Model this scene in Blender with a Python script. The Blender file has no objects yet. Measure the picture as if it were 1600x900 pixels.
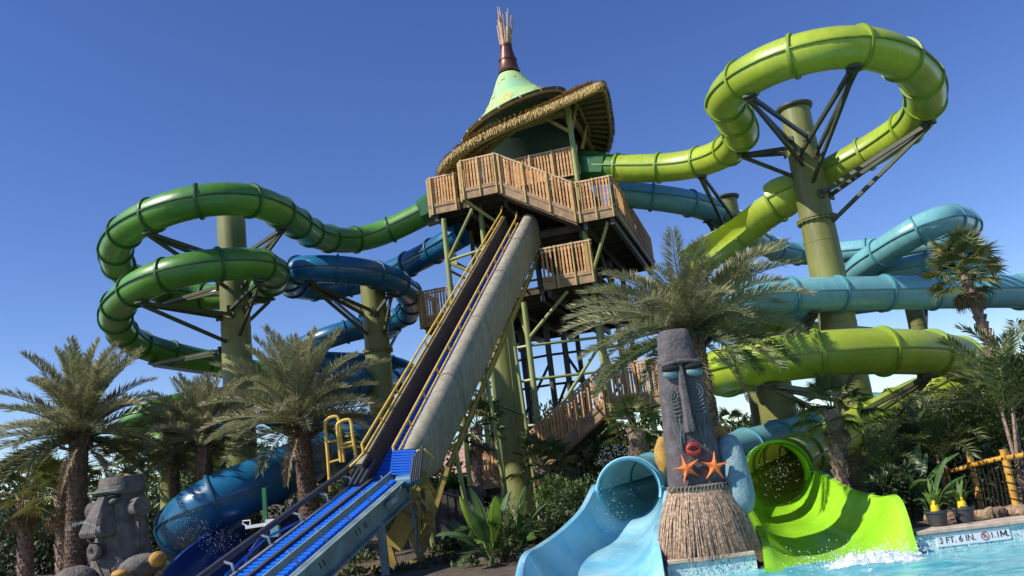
import bpy, math, random
from mathutils import Vector, Matrix, Euler, noise
random.seed(7)
SC = bpy.context.scene
COL = SC.collection
R_ = math.radians

# ---------------------------------------------------------------- camera
FPX = 1300.0                       # focal length in photo pixels (1600 wide)
PITCH = math.atan(0.218); ROLL = R_(6.7)
CAM = Vector((0, 0, 1.6))
FW = Vector((0, math.cos(PITCH), math.sin(PITCH)))
_R0 = Vector((1, 0, 0)); _U0 = Vector((0, -math.sin(PITCH), math.cos(PITCH)))
UPV = _U0 * math.cos(ROLL) + _R0 * math.sin(ROLL)
RTV = _R0 * math.cos(ROLL) - _U0 * math.sin(ROLL)
cam_data = bpy.data.cameras.new('camera'); cam_data.sensor_width = 36.0
cam_data.lens = 36.0 * FPX / 1600.0; cam_data.clip_end = 3000; cam_data.clip_start = 0.05
cam = bpy.data.objects.new('camera', cam_data); COL.objects.link(cam)
M = Matrix((( RTV.x, UPV.x, -FW.x, CAM.x), (RTV.y, UPV.y, -FW.y, CAM.y), (RTV.z, UPV.z, -FW.z, CAM.z), (0, 0, 0, 1)))
cam.matrix_world = M
SC.camera = cam

# ---------------------------------------------------------------- sky and sun
TO_SUN = Vector((-0.70, -0.285, 0.655)).normalized()
elev = math.asin(TO_SUN.z); az = math.atan2(TO_SUN.x, TO_SUN.y)
world = bpy.data.worlds.new('World'); SC.world = world; world.use_nodes = True
wn = world.node_tree; wn.nodes.clear()
sky = wn.nodes.new('ShaderNodeTexSky'); sky.sky_type = 'NISHITA'; sky.sun_disc = False
sky.sun_elevation = elev; sky.sun_rotation = az
sky.altitude = 1200; sky.air_density = 1.0; sky.dust_density = 0.1; sky.ozone_density = 3.0
hsv = wn.nodes.new('ShaderNodeHueSaturation'); hsv.inputs['Saturation'].default_value = 1.19; hsv.inputs['Hue'].default_value = 0.517
bg = wn.nodes.new('ShaderNodeBackground'); bg.inputs['Strength'].default_value = 0.120
wo = wn.nodes.new('ShaderNodeOutputWorld')
wn.links.new(sky.outputs[0], hsv.inputs['Color']); wn.links.new(hsv.outputs[0], bg.inputs[0]); wn.links.new(bg.outputs[0], wo.inputs[0])
sun_data = bpy.data.lights.new('sun', 'SUN'); sun_data.energy = 5.0; sun_data.angle = R_(0.53); sun_data.color = (1.0, 0.95, 0.86)
sun = bpy.data.objects.new('sun', sun_data); COL.objects.link(sun)
sun.rotation_euler = (-TO_SUN).to_track_quat('-Z', 'Y').to_euler(); sun.location = (-20, -20, 40)
vs = SC.view_settings
vs.view_transform = 'Standard'; vs.look = 'None'; vs.exposure = 0.36; vs.gamma = 1.0; vs.use_curve_mapping = False

# ---------------------------------------------------------------- measuring helpers
def _ray(px, py): return FW + (px - 800) / FPX * RTV - (py - 450) / FPX * UPV
def aY(px, py, Y):
    d = _ray(px, py); return CAM + d * (Y / d.y)
def aZ(px, py, z):
    d = _ray(px, py); return CAM + d * ((z - CAM.z) / d.z)
def proj(w):
    d = w - CAM; k = d.dot(FW)
    return 800 + FPX * d.dot(RTV) / k, 450 - FPX * d.dot(UPV) / k

# ---------------------------------------------------------------- materials
MATS = {}
def mat(name, col, rough=0.5, var=0.15, scale=3.0, bump=0.0, bscale=40.0, metallic=0.0, coat=0.0, col2=None, spec=0.5, trans=0.0, streak=0.0, detail=6.0):
    m = bpy.data.materials.new(name); m.use_nodes = True
    nt = m.node_tree; n = nt.nodes; b = n['Principled BSDF']
    tc = n.new('ShaderNodeTexCoord')
    nz = n.new('ShaderNodeTexNoise'); nz.inputs['Scale'].default_value = scale; nz.inputs['Detail'].default_value = detail
    nt.links.new(tc.outputs['Object'], nz.inputs['Vector'])
    rp = n.new('ShaderNodeValToRGB')
    c2 = col2 if col2 else tuple(c * (1 - var) for c in col)
    c1 = col if col2 else tuple(min(1, c * (1 + var * 0.6)) for c in col)
    rp.color_ramp.elements[0].position = 0.36; rp.color_ramp.elements[1].position = 0.64
    rp.color_ramp.elements[0].color = (*c2, 1); rp.color_ramp.elements[1].color = (*c1, 1)
    nt.links.new(nz.outputs['Fac'], rp.inputs[0]); nt.links.new(rp.outputs[0], b.inputs['Base Color'])
    if streak > 0:      # run-down stains and patchy fading
        mp = n.new('ShaderNodeMapping'); mp.inputs['Scale'].default_value = (7, 7, 0.55); nt.links.new(tc.outputs['Object'], mp.inputs[0])
        ns = n.new('ShaderNodeTexNoise'); ns.inputs['Scale'].default_value = 1.3; ns.inputs['Detail'].default_value = 8; ns.inputs['Roughness'].default_value = 0.65
        nt.links.new(mp.outputs[0], ns.inputs['Vector'])
        rs = n.new('ShaderNodeValToRGB'); rs.color_ramp.elements[0].position = 0.38; rs.color_ramp.elements[1].position = 0.62
        k = 1 - streak; rs.color_ramp.elements[0].color = (k, k, k * .95, 1); rs.color_ramp.elements[1].color = (1, 1, 1, 1)
        nt.links.new(ns.outputs['Fac'], rs.inputs[0])
        mm = n.new('ShaderNodeMix'); mm.data_type = 'RGBA'; mm.blend_type = 'MULTIPLY'; mm.inputs[0].default_value = 1.0
        nt.links.new(rp.outputs[0], mm.inputs[6]); nt.links.new(rs.outputs[0], mm.inputs[7]); nt.links.new(mm.outputs[2], b.inputs['Base Color'])
    rr = n.new('ShaderNodeMapRange'); rr.inputs[3].default_value = max(0.02, rough - 0.08); rr.inputs[4].default_value = min(1, rough + 0.1)
    n2 = n.new('ShaderNodeTexNoise'); n2.inputs['Scale'].default_value = scale * 2.7; n2.inputs['Detail'].default_value = 5
    nt.links.new(tc.outputs['Object'], n2.inputs['Vector'])
    nt.links.new(n2.outputs['Fac'], rr.inputs[0]); nt.links.new(rr.outputs[0], b.inputs['Roughness'])
    b.inputs['Metallic'].default_value = metallic; b.inputs['Coat Weight'].default_value = coat
    b.inputs['Coat Roughness'].default_value = 0.12
    b.inputs['Specular IOR Level'].default_value = spec
    if bump > 0:
        nb = n.new('ShaderNodeTexNoise'); nb.inputs['Scale'].default_value = bscale; nb.inputs['Detail'].default_value = 6
        nt.links.new(tc.outputs['Object'], nb.inputs['Vector'])
        bp = n.new('ShaderNodeBump'); bp.inputs['Strength'].default_value = bump; bp.inputs['Distance'].default_value = 0.03
        nt.links.new(nb.outputs['Fac'], bp.inputs['Height']); nt.links.new(bp.outputs[0], b.inputs['Normal'])
    if trans > 0:
        tr = n.new('ShaderNodeBsdfTranslucent'); nt.links.new(rp.outputs[0], tr.inputs['Color'])
        mx = n.new('ShaderNodeMixShader'); mx.inputs[0].default_value = trans
        out = n['Material Output']
        nt.links.new(b.outputs[0], mx.inputs[1]); nt.links.new(tr.outputs[0], mx.inputs[2]); nt.links.new(mx.outputs[0], out.inputs[0])
    MATS[name] = m; return m

mat('green_gel', (0.085, 0.240, 0.030), 0.34, 0.26, 0.6, coat=0.15, streak=0.16)
mat('dkgreen_gel', (0.020, 0.100, 0.022), 0.34, 0.2, 1.0, coat=0.2)
mat('lime_gel', (0.390, 0.490, 0.045), 0.34, 0.18, 0.6, coat=0.15, streak=0.14, trans=0.08)
mat('blue_gel', (0.010, 0.120, 0.250), 0.30, 0.24, 0.6, coat=0.25, streak=0.10)
mat('navy_gel', (0.004, 0.040, 0.22), 0.35, 0.2, 0.9, coat=0.2)
mat('teal_gel', (0.180, 0.440, 0.490), 0.32, 0.18, 0.6, coat=0.2, streak=0.14, trans=0.08)
mat('flume_blue', (0.44, 0.74, 0.86), 0.20, 0.12, 1.4, coat=0.5, col2=(0.20, 0.58, 0.82), streak=0.10)
mat('flume_lime', (0.340, 0.720, 0.030), 0.22, 0.16, 1.4, coat=0.5, streak=0.12)
mat('flange_green', (0.022, 0.090, 0.018), 0.45)
mat('flange_lime', (0.190, 0.290, 0.020), 0.45)
mat('flange_blue', (0.010, 0.075, 0.14), 0.45)
mat('flange_teal', (0.075, 0.250, 0.290), 0.45)
mat('olive', (0.200, 0.205, 0.056), 0.48, 0.2, 0.8, streak=0.25)
mat('olive_dk', (0.055, 0.060, 0.030), 0.5, 0.2, 2)
mat('olive_pale', (0.270, 0.300, 0.105), 0.45, 0.15, 1.5)
mat('post_yel', (0.50, 0.36, 0.12), 0.5, 0.2, 5)
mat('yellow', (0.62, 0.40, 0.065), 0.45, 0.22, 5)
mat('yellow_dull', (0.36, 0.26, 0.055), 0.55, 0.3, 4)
mat('wood', (0.60, 0.320, 0.120), 0.7, 0.3, 9, bump=0.1)
mat('wood_b', (0.44, 0.215, 0.085), 0.75, 0.3, 9, bump=0.1)
mat('wood_c', (0.66, 0.35, 0.15), 0.7, 0.3, 9, bump=0.1)
mat('wood_pale', (0.58, 0.40, 0.24), 0.7, 0.25, 7, bump=0.1)
mat('fascia', (0.33, 0.21, 0.11), 0.7, 0.3, 5, bump=0.1)
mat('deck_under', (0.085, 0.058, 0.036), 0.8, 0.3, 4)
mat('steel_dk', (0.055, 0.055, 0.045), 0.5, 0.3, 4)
mat('thatch', (0.58, 0.40, 0.14), 0.85, 0.5, 14, bump=0.5, bscale=60, col2=(0.27, 0.175, 0.06))
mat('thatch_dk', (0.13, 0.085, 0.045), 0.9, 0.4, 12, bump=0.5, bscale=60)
mat('rafter', (0.30, 0.21, 0.055), 0.7, 0.2, 6)
mat('cone_fabric', (0.38, 0.54, 0.20), 0.7, 0.1, 1.6, col2=(0.24, 0.49, 0.29), detail=3)
mat('cone_patch', (0.60, 0.50, 0.14), 0.7, 0.2, 2.5)
mat('drum_green_shade', (0.010, 0.040, 0.028), 0.7, 0.3, 2.0, col2=(0.020, 0.036, 0.016))  # green darkened to hold the shade under the roof
mat('bronze', (0.115, 0.048, 0.034), 0.38, 0.25, 5, metallic=0.35)
mat('stick', (0.52, 0.35, 0.23), 0.7, 0.25, 6)
mat('casing', (0.330, 0.300, 0.225), 0.88, 0.16, 5, bump=0.4, bscale=34, streak=0.22)
mat('trough', (0.260, 0.215, 0.150), 0.75, 0.25, 3)
mat('trough_shade', (0.036, 0.032, 0.032), 0.7, 0.25, 3)
mat('belt_blue', (0.012, 0.160, 0.80), 0.35, 0.15, 5)
mat('belt_base', (0.010, 0.020, 0.075), 0.5)
mat('greyblue', (0.170, 0.235, 0.245), 0.5, 0.25, 3, bump=0.05)
mat('navy_rail', (0.045, 0.047, 0.060), 0.45)
mat('galv', (0.42, 0.43, 0.42), 0.4, 0.2, 6, metallic=0.5)
mat('rubber', (0.05, 0.047, 0.045), 0.7)
mat('motor_blue', (0.05, 0.16, 0.25), 0.4)
mat('stone', (0.125, 0.108, 0.096), 0.92, 0.35, 7, bump=0.9, bscale=22)
mat('stone_dk', (0.100, 0.085, 0.088), 0.92, 0.3, 7, bump=0.7, bscale=24)
mat('stone_blue', (0.220, 0.310, 0.320), 0.85, 0.3, 6, bump=0.7, bscale=16, col2=(0.13, 0.235, 0.275))
mat('eye_blue', (0.120, 0.195, 0.215), 0.6, 0.2, 8, bump=0.2)
mat('verdigris', (0.085, 0.140, 0.110), 0.7, 0.2, 8)
mat('recess_black', (0.012, 0.010, 0.010), 0.95)  # near-black: shade painted into the eye recesses; also spouts and crack
mat('carve', (0.105, 0.135, 0.135), 0.8, 0.2, 8)
mat('ochre', (0.42, 0.23, 0.045), 0.8, 0.35, 6, bump=0.4)
mat('red_lip', (0.34, 0.030, 0.022), 0.5, 0.25, 8)
mat('starfish', (0.72, 0.170, 0.035), 0.6, 0.2, 12, bump=0.4, bscale=80)
mat('skirt', (0.56, 0.385, 0.25), 0.85, 0.4, 26, col2=(0.20, 0.125, 0.08))
mat('bead', (0.20, 0.165, 0.125), 0.8, 0.3, 14)
mat('frond', (0.255, 0.255, 0.120), 0.5, 0.3, 2.0, trans=0.30, spec=0.4)
mat('frond_b', (0.340, 0.320, 0.170), 0.5, 0.3, 2.0, trans=0.30, spec=0.4)
mat('frond_dk', (0.105, 0.125, 0.050), 0.5, 0.3, 2.0, trans=0.2)
mat('fan_leaf', (0.120, 0.150, 0.045), 0.45, 0.3, 3.0, trans=0.25)
mat('fan_yel', (0.220, 0.220, 0.060), 0.5, 0.3, 3.0, trans=0.25)
mat('leaf', (0.080, 0.125, 0.034), 0.45, 0.4, 2.0, trans=0.25)
mat('leaf_br', (0.110, 0.190, 0.035), 0.45, 0.4, 2.0, trans=0.3)
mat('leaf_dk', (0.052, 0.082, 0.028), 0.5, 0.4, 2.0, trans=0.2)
mat('banana', (0.095, 0.180, 0.055), 0.4, 0.3, 5.0, trans=0.3)
mat('banana_yg', (0.30, 0.42, 0.045), 0.4, 0.2, 5.0, trans=0.2)
mat('dead_frond', (0.27, 0.195, 0.11), 0.9, 0.3, 5, trans=0.15)
mat('trunk', (0.135, 0.085, 0.055), 0.9, 0.45, 14, bump=0.4)
mat('trunk_p', (0.300, 0.200, 0.150), 0.9, 0.4, 14, bump=0.4)
mat('bamboo', (0.58, 0.30, 0.045), 0.4, 0.25, 4)
mat('rope', (0.030, 0.022, 0.018), 0.9)
mat('pot', (0.045, 0.047, 0.052), 0.5)
mat('yel_fix', (0.80, 0.52, 0.02), 0.45)
mat('coping', (0.48, 0.390, 0.300), 0.85, 0.2, 9, bump=0.3, bscale=70)
mat('soil', (0.100, 0.072, 0.048), 0.95, 0.4, 2.5, bump=0.8, bscale=12)
mat('paving', (0.30, 0.25, 0.20), 0.9, 0.2, 2, bump=0.3)
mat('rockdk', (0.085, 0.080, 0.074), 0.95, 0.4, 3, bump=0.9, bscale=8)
mat('rock_tan', (0.30, 0.205, 0.125), 0.95, 0.4, 6, bump=0.8, bscale=14)
mat('white', (0.80, 0.80, 0.80), 0.4, 0.05)
mat('print_black', (0.012, 0.012, 0.014), 0.6)
mat('print_red', (0.55, 0.16, 0.16), 0.6)
mat('roof_pink', (0.46, 0.27, 0.20), 0.8, 0.2, 4)
mat('wall_cream', (0.55, 0.50, 0.44), 0.8, 0.1, 2)
mat('glass_dk', (0.03, 0.04, 0.05), 0.1)
mat('post_green', (0.025, 0.150, 0.055), 0.5)
mat('foam', (0.84, 0.90, 0.92), 0.5, 0.10, 9, bump=0.6, bscale=30, trans=0.35)
mat('foam_droplet', (0.80, 0.86, 0.90), 0.1, 0.02, spec=0.8)

def water_mat():
    m = bpy.data.materials.new('pool_water'); m.use_nodes = True; nt = m.node_tree; n = nt.nodes; b = n['Principled BSDF']
    tc = n.new('ShaderNodeTexCoord'); mp = n.new('ShaderNodeMapping'); mp.inputs['Scale'].default_value = (1.0, 2.2, 1)
    nt.links.new(tc.outputs['Object'], mp.inputs[0])
    nz = n.new('ShaderNodeTexNoise'); nz.inputs['Scale'].default_value = 2.2; nz.inputs['Detail'].default_value = 6; nz.inputs['Distortion'].default_value = 1.2
    nt.links.new(mp.outputs[0], nz.inputs['Vector'])
    rp = n.new('ShaderNodeValToRGB'); rp.color_ramp.elements[0].position = 0.35; rp.color_ramp.elements[1].position = 0.70
    rp.color_ramp.elements[0].color = (0.060, 0.330, 0.400, 1); rp.color_ramp.elements[1].color = (0.24, 0.56, 0.60, 1)
    nt.links.new(nz.outputs[0], rp.inputs[0]); nt.links.new(rp.outputs[0], b.inputs['Base Color'])
    b.inputs['Roughness'].default_value = 0.06; b.inputs['IOR'].default_value = 1.33
    nb = n.new('ShaderNodeTexNoise'); nb.inputs['Scale'].default_value = 7.0; nb.inputs['Detail'].default_value = 5; nb.inputs['Distortion'].default_value = 0.8
    nt.links.new(mp.outputs[0], nb.inputs['Vector'])
    bp = n.new('ShaderNodeBump'); bp.inputs['Strength'].default_value = 0.45; bp.inputs['Distance'].default_value = 0.06
    nt.links.new(nb.outputs[0], bp.inputs['Height']); nt.links.new(bp.outputs[0], b.inputs['Normal'])
    MATS['pool_water'] = m
water_mat()

def tile_mat():
    m = bpy.data.materials.new('mosaic'); m.use_nodes = True; nt = m.node_tree; n = nt.nodes; b = n['Principled BSDF']
    tc = n.new('ShaderNodeTexCoord')
    vo = n.new('ShaderNodeTexVoronoi'); vo.inputs['Scale'].default_value = 62; vo.inputs['Randomness'].default_value = 0.0
    nt.links.new(tc.outputs['Object'], vo.inputs['Vector'])
    rp = n.new('ShaderNodeValToRGB'); e = rp.color_ramp.elements; rp.color_ramp.interpolation = 'CONSTANT'
    e[0].color = (0.62, 0.70, 0.68, 1); e[1].position = 0.75; e[1].color = (0.10, 0.36, 0.40, 1)
    k = e.new(0.45); k.color = (0.34, 0.56, 0.56, 1)
    k = e.new(0.60); k.color = (0.70, 0.74, 0.70, 1)
    nt.links.new(vo.outputs['Color'], rp.inputs[0]); nt.links.new(rp.outputs[0], b.inputs['Base Color'])
    b.inputs['Roughness'].default_value = 0.25
    MATS['mosaic'] = m
tile_mat()

# ---------------------------------------------------------------- mesh building helpers
class MB:
    def __init__(self): self.v = []; self.f = []
    def add(self, vs, fs):
        k = len(self.v); self.v.extend([tuple(q) for q in vs]); self.f.extend([tuple(i + k for i in q) for q in fs])
    def box(self, c, sx, sy, sz, rot=None):
        c = Vector(c); q = []
        for z in (-1, 1):
            for x, y in ((-1, -1), (1, -1), (1, 1), (-1, 1)):
                w = Vector((x * sx / 2, y * sy / 2, z * sz / 2))
                if rot: w = rot @ w
                q.append(c + w)
        self.add(q, [(3, 2, 1, 0), (4, 5, 6, 7), (0, 1, 5, 4), (1, 2, 6, 5), (2, 3, 7, 6), (3, 0, 4, 7)])
        return self
    def beam(self, p, q, w=0.1, h=0.1, up=(0, 0, 1)):
        p = Vector(p); q = Vector(q); t = (q - p)
        if t.length < 1e-6: return self
        t.normalize(); up = Vector(up)
        s = t.cross(up)
        if s.length < 1e-3: s = t.cross(Vector((0, 1, 0)))
        s.normalize(); n = s.cross(t)
        vs = []
        for e in (p, q):
            for a, b in ((-1, -1), (1, -1), (1, 1), (-1, 1)): vs.append(e + s * (a * w / 2) + n * (b * h / 2))
        self.add(vs, [(3, 2, 1, 0), (4, 5, 6, 7), (0, 1, 5, 4), (1, 2, 6, 5), (2, 3, 7, 6), (3, 0, 4, 7)])
        return self
    def tube(self, pts, r, n=8, cap=True, closed=False):
        pts = [Vector(p) for p in pts]; N = len(pts)
        rs = r if isinstance(r, (list, tuple)) else [r] * N
        base = len(self.v); prev = None
        for i, p in enumerate(pts):
            a = pts[(i - 1) % N] if (closed or i > 0) else p
            b = pts[(i + 1) % N] if (closed or i < N - 1) else p
            t = (b - a).normalized()
            if prev is None:
                s = t.cross(Vector((0, 0, 1)))
                if s.length < 1e-3: s = t.cross(Vector((0, 1, 0)))
                s.normalize()
            else:
                s = prev - t * prev.dot(t)
                if s.length < 1e-4: s = t.cross(Vector((0, 0, 1)))
                s.normalize()
            prev = s; u = s.cross(t)
            for k in range(n):
                g = 2 * math.pi * k / n
                self.v.append(tuple(p + (s * math.cos(g) + u * math.sin(g)) * rs[i]))
        for i in range(N if closed else N - 1):
            a = base + i * n; b = base + ((i + 1) % N) * n
            for k in range(n):
                self.f.append((a + k, b + k, b + (k + 1) % n, a + (k + 1) % n))
        if cap and not closed:
            self.f.append(tuple(base + k for k in range(n))); self.f.append(tuple(base + (N - 1) * n + k for k in reversed(range(n))))
        return self
    def lathe(self, prof, n=24, c=(0, 0, 0), cap=True):
        c = Vector(c); base = len(self.v)
        for r, z in prof:
            for k in range(n):
                g = 2 * math.pi * k / n; self.v.append((c.x + r * math.cos(g), c.y + r * math.sin(g), c.z + z))
        for i in range(len(prof) - 1):
            a = base + i * n; b = a + n
            for k in range(n): self.f.append((a + k, a + (k + 1) % n, b + (k + 1) % n, b + k))
        if cap:
            self.f.append(tuple(base + k for k in reversed(range(n)))); self.f.append(tuple(base + (len(prof) - 1) * n + k for k in range(n)))
        return self
    def loft(self, rings, cap=True, closed=True):
        n = len(rings[0]); base = len(self.v)
        for r in rings: self.v.extend([tuple(q) for q in r])
        for i in range(len(rings) - 1):
            a = base + i * n; b = a + n
            for k in range(n if closed else n - 1): self.f.append((a + k, a + (k + 1) % n, b + (k + 1) % n, b + k))
        if cap and closed:
            self.f.append(tuple(base + k for k in reversed(range(n)))); self.f.append(tuple(base + (len(rings) - 1) * n + k for k in range(n)))
        return self
    def ball(self, c, r, nu=14, nv=9, jit=0.0, rot=None, pw=1.0):
        c = Vector(c); rx, ry, rz = (r, r, r) if not isinstance(r, (list, tuple)) else r
        rings = []
        for i in range(nv + 1):
            ph = -math.pi / 2 + math.pi * i / nv; ring = []
            for k in range(nu):
                g = 2 * math.pi * k / nu
                d = Vector((math.cos(ph) * math.cos(g), math.cos(ph) * math.sin(g), math.sin(ph)))
                f = 1 + jit * noise.noise(d * 2.3 + c * 1.7)
                w = Vector((d.x * rx, d.y * ry, d.z * rz)) * f
                if rot: w = rot @ w
                ring.append(c + w)
            rings.append(ring)
        self.loft(rings, cap=False); return self
    def mesh(self, name, smooth=None):
        me = bpy.data.meshes.new(name); me.from_pydata(self.v, [], self.f); me.update()
        if smooth is not None:
            me.polygons.foreach_set('use_smooth', [True] * len(me.polygons))
            me.set_sharp_from_angle(angle=R_(smooth))
        return me
    def build(self, name, m, parent=None, smooth=None):
        return link(name, self.mesh(name, smooth), m, parent)

def link(name, me, m, parent=None):
    if m and not me.materials: me.materials.append(MATS[m] if isinstance(m, str) else m)
    o = bpy.data.objects.new(name, me); COL.objects.link(o)
    if parent is not None:
        o.parent = parent
        if parent.type == 'EMPTY' and not parent.get('_local'): o.location = -parent.location
    return o
def tag(o, label, cat, group=None):
    o['label'] = label; o['category'] = cat
    if group: o['group'] = group
    o['kind'] = 'thing'
    return o
def thing(name, label, cat, loc=(0, 0, 0), group=None):
    o = bpy.data.objects.new(name, None); COL.objects.link(o); o.location = loc; o.empty_display_size = 0.2
    return tag(o, label, cat, group)
def inst(name, me, parent, loc, rot=None, scale=None):
    o = bpy.data.objects.new(name, me); COL.objects.link(o); o.parent = parent
    o.location = loc
    if rot is not None: o.rotation_euler = rot
    if scale is not None: o.scale = scale
    return o
def shared(mb, name, m, smooth=None):
    me = mb.mesh(name, smooth); me.materials.append(MATS[m]); return me
def struct(o): o['kind'] = 'structure'; return o
def stuff(o): o['kind'] = 'stuff'; return o
def catmull(P, per=10):
    P = [Vector(p) for p in P]; Q = [P[0] * 2 - P[1]] + P + [P[-1] * 2 - P[-2]]; out = []
    for i in range(1, len(Q) - 2):
        a, b, c, d = Q[i - 1:i + 3]
        for k in range(per):
            t = k / per
            out.append(0.5 * ((2 * b) + (c - a) * t + (2 * a - 5 * b + 4 * c - d) * t * t + (3 * b - a - 3 * c + d) * t ** 3))
    out.append(P[-1]); return out
def resample(pts, step):
    out = [pts[0]]; acc = 0
    for a, b in zip(pts, pts[1:]):
        L = (b - a).length
        while acc + L >= step:
            f = (step - acc) / L; a = a.lerp(b, f); L = (b - a).length; out.append(a); acc = 0
        acc += L
    if (out[-1] - pts[-1]).length > step * 0.4: out.append(pts[-1])
    return out
def smooth_path(pts, it=3):
    for _ in range(it):
        pts = [pts[0]] + [(pts[i - 1] + pts[i] * 2 + pts[i + 1]) / 4 for i in range(1, len(pts) - 1)] + [pts[-1]]
    return pts
def frames(pts):
    out = []; N = len(pts)
    for i, p in enumerate(pts):
        t = (pts[min(i + 1, N - 1)] - pts[max(i - 1, 0)]).normalized()
        s = t.cross(Vector((0, 0, 1))).normalized(); out.append((p, t, s, s.cross(t)))
    return out

# ================================================================ SETTING
def grid_sheet(x0, x1, y0, y1, nx, ny, zf):
    b = MB()
    for j in range(ny + 1):
        for i in range(nx + 1):
            x = x0 + (x1 - x0) * i / nx; y = y0 + (y1 - y0) * j / ny; b.v.append((x, y, zf(x, y)))
    for j in range(ny):
        for i in range(nx):
            a = j * (nx + 1) + i; b.f.append((a, a + 1, a + nx + 2, a + nx + 1))
    return b
POOL_Y = 11.22; GZ = 0.22
def gz(x, y):
    k = min(1, max(0, (y - 11.6) / 3.0)); return GZ + k * 0.10 * (noise.noise(Vector((x * .5, y * .5, 0))) + 0.5)
FLUMES = ((-.16, 1.56), (2.70, 4.72))          # where the run-out flumes cut through the pool edge
def gz_near(x, y):
    z = gz(x, y)
    for a, c in FLUMES:
        sh = (y - 11.6) * (-.12 if a < 1 else -.22); a2 = a + .06 - max(0, sh); c2 = c - .06 + sh * .9
        k = (y - 11.2) / 3.7
        lo, hi = ((-.16 + .95 * k, 1.56 + .38 * k) if a < 1 else (2.70 + .25 * k, 4.72 - .75 * k))
        if lo < x < hi and y < 15.2: z = min(z, -.28)
    return z
struct(grid_sheet(-24, 24, 11.60, 19.0, 400, 62, gz_near).build('planting_bed', 'soil', smooth=60))
struct(grid_sheet(-60, 60, 18.95, 80, 90, 60, lambda x, y: gz(x, y) - .004).build('ground', 'soil', smooth=60))
b = MB(); b.add([(-1500, 79, .20), (1500, 79, .20), (1500, 2500, .20), (-1500, 2500, .20)], [(0, 1, 2, 3)]); b.add([(-1500, 11.6, .19), (-59, 11.6, .19), (-59, 79.5, .19), (-1500, 79.5, .19)], [(0, 1, 2, 3)])
b.add([(59, 11.6, .19), (1500, 11.6, .19), (1500, 79.5, .19), (59, 79.5, .19)], [(0, 1, 2, 3)])
struct(b.build('far_ground', 'soil'))
# pool: water, wall with mosaic band, coping stones
def wz(x, y):
    v = Vector((x * 1.1, y * 2.0, 0)); a = 0.022 * noise.noise(v) + 0.010 * noise.noise(v * 3.1)
    d = math.hypot((x - 3.7) / 1.6, (y - 10.4) / 0.8); return a * (1 + 2.2 * math.exp(-d * d))
struct(grid_sheet(-16, 16, -6, POOL_Y + .01, 260, 150, wz).build('water', 'pool_water', smooth=180))
wb = MB(); edges = [-17, FLUMES[0][0], FLUMES[0][1], FLUMES[1][0], FLUMES[1][1], 17]
for a, c in ((-17, FLUMES[0][0]), (FLUMES[0][1], FLUMES[1][0]), (FLUMES[1][1], 17)): wb.box(((a + c) / 2, POOL_Y + .18, -.6), c - a, .36, 1.58)
wall = struct(wb.build('pool_wall', 'mosaic'))
i = 0; x = -17.44
while x < 17:
    w = 0.60
    cb = MB(); z0 = 0.193; y0 = POOL_Y - .035; y1 = POOL_Y + .40
    rings = [[(x + .004 + (w - .008) * e, y0 + .012, z0), (x + .004 + (w - .008) * e, y0, z0 + .014), (x + .004 + (w - .008) * e, y0 + .004, z0 + .048), (x + .004 + (w - .008) * e, y0 + .02, z0 + .056), (x + .004 + (w - .008) * e, y1, z0 + .056), (x + .004 + (w - .008) * e, y1, z0)] for e in (0, 1)]
    cb.loft(rings)
    if -6 < x < 8 and not any(a - .30 < x + w / 2 < c + .30 for a, c in FLUMES) and not 1.2 < x + w / 2 < 3.0: cb.build('coping_stone', 'coping', wall)
    x += w; i += 1
for xa in (1.575, 2.135):
    cb = MB(); z0 = 0.193; y0 = POOL_Y - .035; y1 = POOL_Y + .40
    cb.loft([[(xa + e, y0 + .012, z0), (xa + e, y0, z0 + .014), (xa + e, y0 + .004, z0 + .048), (xa + e, y0 + .02, z0 + .056), (xa + e, y1, z0 + .056), (xa + e, y1, z0)] for e in (0, .552)]); cb.build('coping_stone', 'coping', wall)
# depth marker plate on the pool wall
q0 = aY(1466, 842, POOL_Y - .012); q1 = aY(1574, 829, POOL_Y - .012); qc = (q0 + q1) / 2; sw = abs(q1.x - q0.x) + .06
sg = thing('depth_marker', 'white depth marker reading 3 FT. 6 IN. and 1.1 M. on the pool wall', 'sign', (qc.x, POOL_Y, qc.z))
qz = 0.105
n_t = 6
for k in range(n_t):
    MB().box((qc.x - sw / 2 + sw * (k + .5) / n_t, POOL_Y - .004, qz), sw / n_t - .003, .012, .150).build('sign_tile', 'white', sg)
def text(body, x, z, size, m, y):
    cu = bpy.data.curves.new('lettering', 'FONT'); cu.body = body; cu.size = size; cu.offset = size * 0.003; cu.extrude = 0.0005
    cu.materials.append(MATS[m]); o = bpy.data.objects.new('lettering', cu); COL.objects.link(o); o.parent = sg
    dg = bpy.context.evaluated_depsgraph_get(); me = bpy.data.meshes.new_from_object(o.evaluated_get(dg)); bpy.data.objects.remove(o)
    o = bpy.data.objects.new('lettering', me); COL.objects.link(o); o.parent = sg
    o.location = Vector((x, y, z)) - sg.location; o.rotation_euler = (math.pi / 2, 0, 0); return o
x0 = qc.x - sw / 2
text('3 FT. 6 IN.', x0 + sw * .035, qz - .036, .108, 'print_black', POOL_Y - .0125)
text('1.1', x0 + sw * .725, qz - .036, .104, 'print_black', POOL_Y - .0125)
mx = x0 + sw * .872; mz = qz - .036; mb = MB(); yy = POOL_Y - .013
for a, c in (((0, 0), (0, .074)), ((0, .074), (.035, .018)), ((.035, .018), (.07, .074)), ((.07, .074), (.07, 0))):
    mb.beam((mx + a[0], yy, mz + a[1]), (mx + c[0], yy, mz + c[1]), .002, .013, (0, 0, 1) if a[0] != c[0] else (1, 0, 0))
mb.box((mx + .092, yy, mz + .007), .013, .002, .013); mb.build('lettering', 'print_black', sg)
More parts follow.
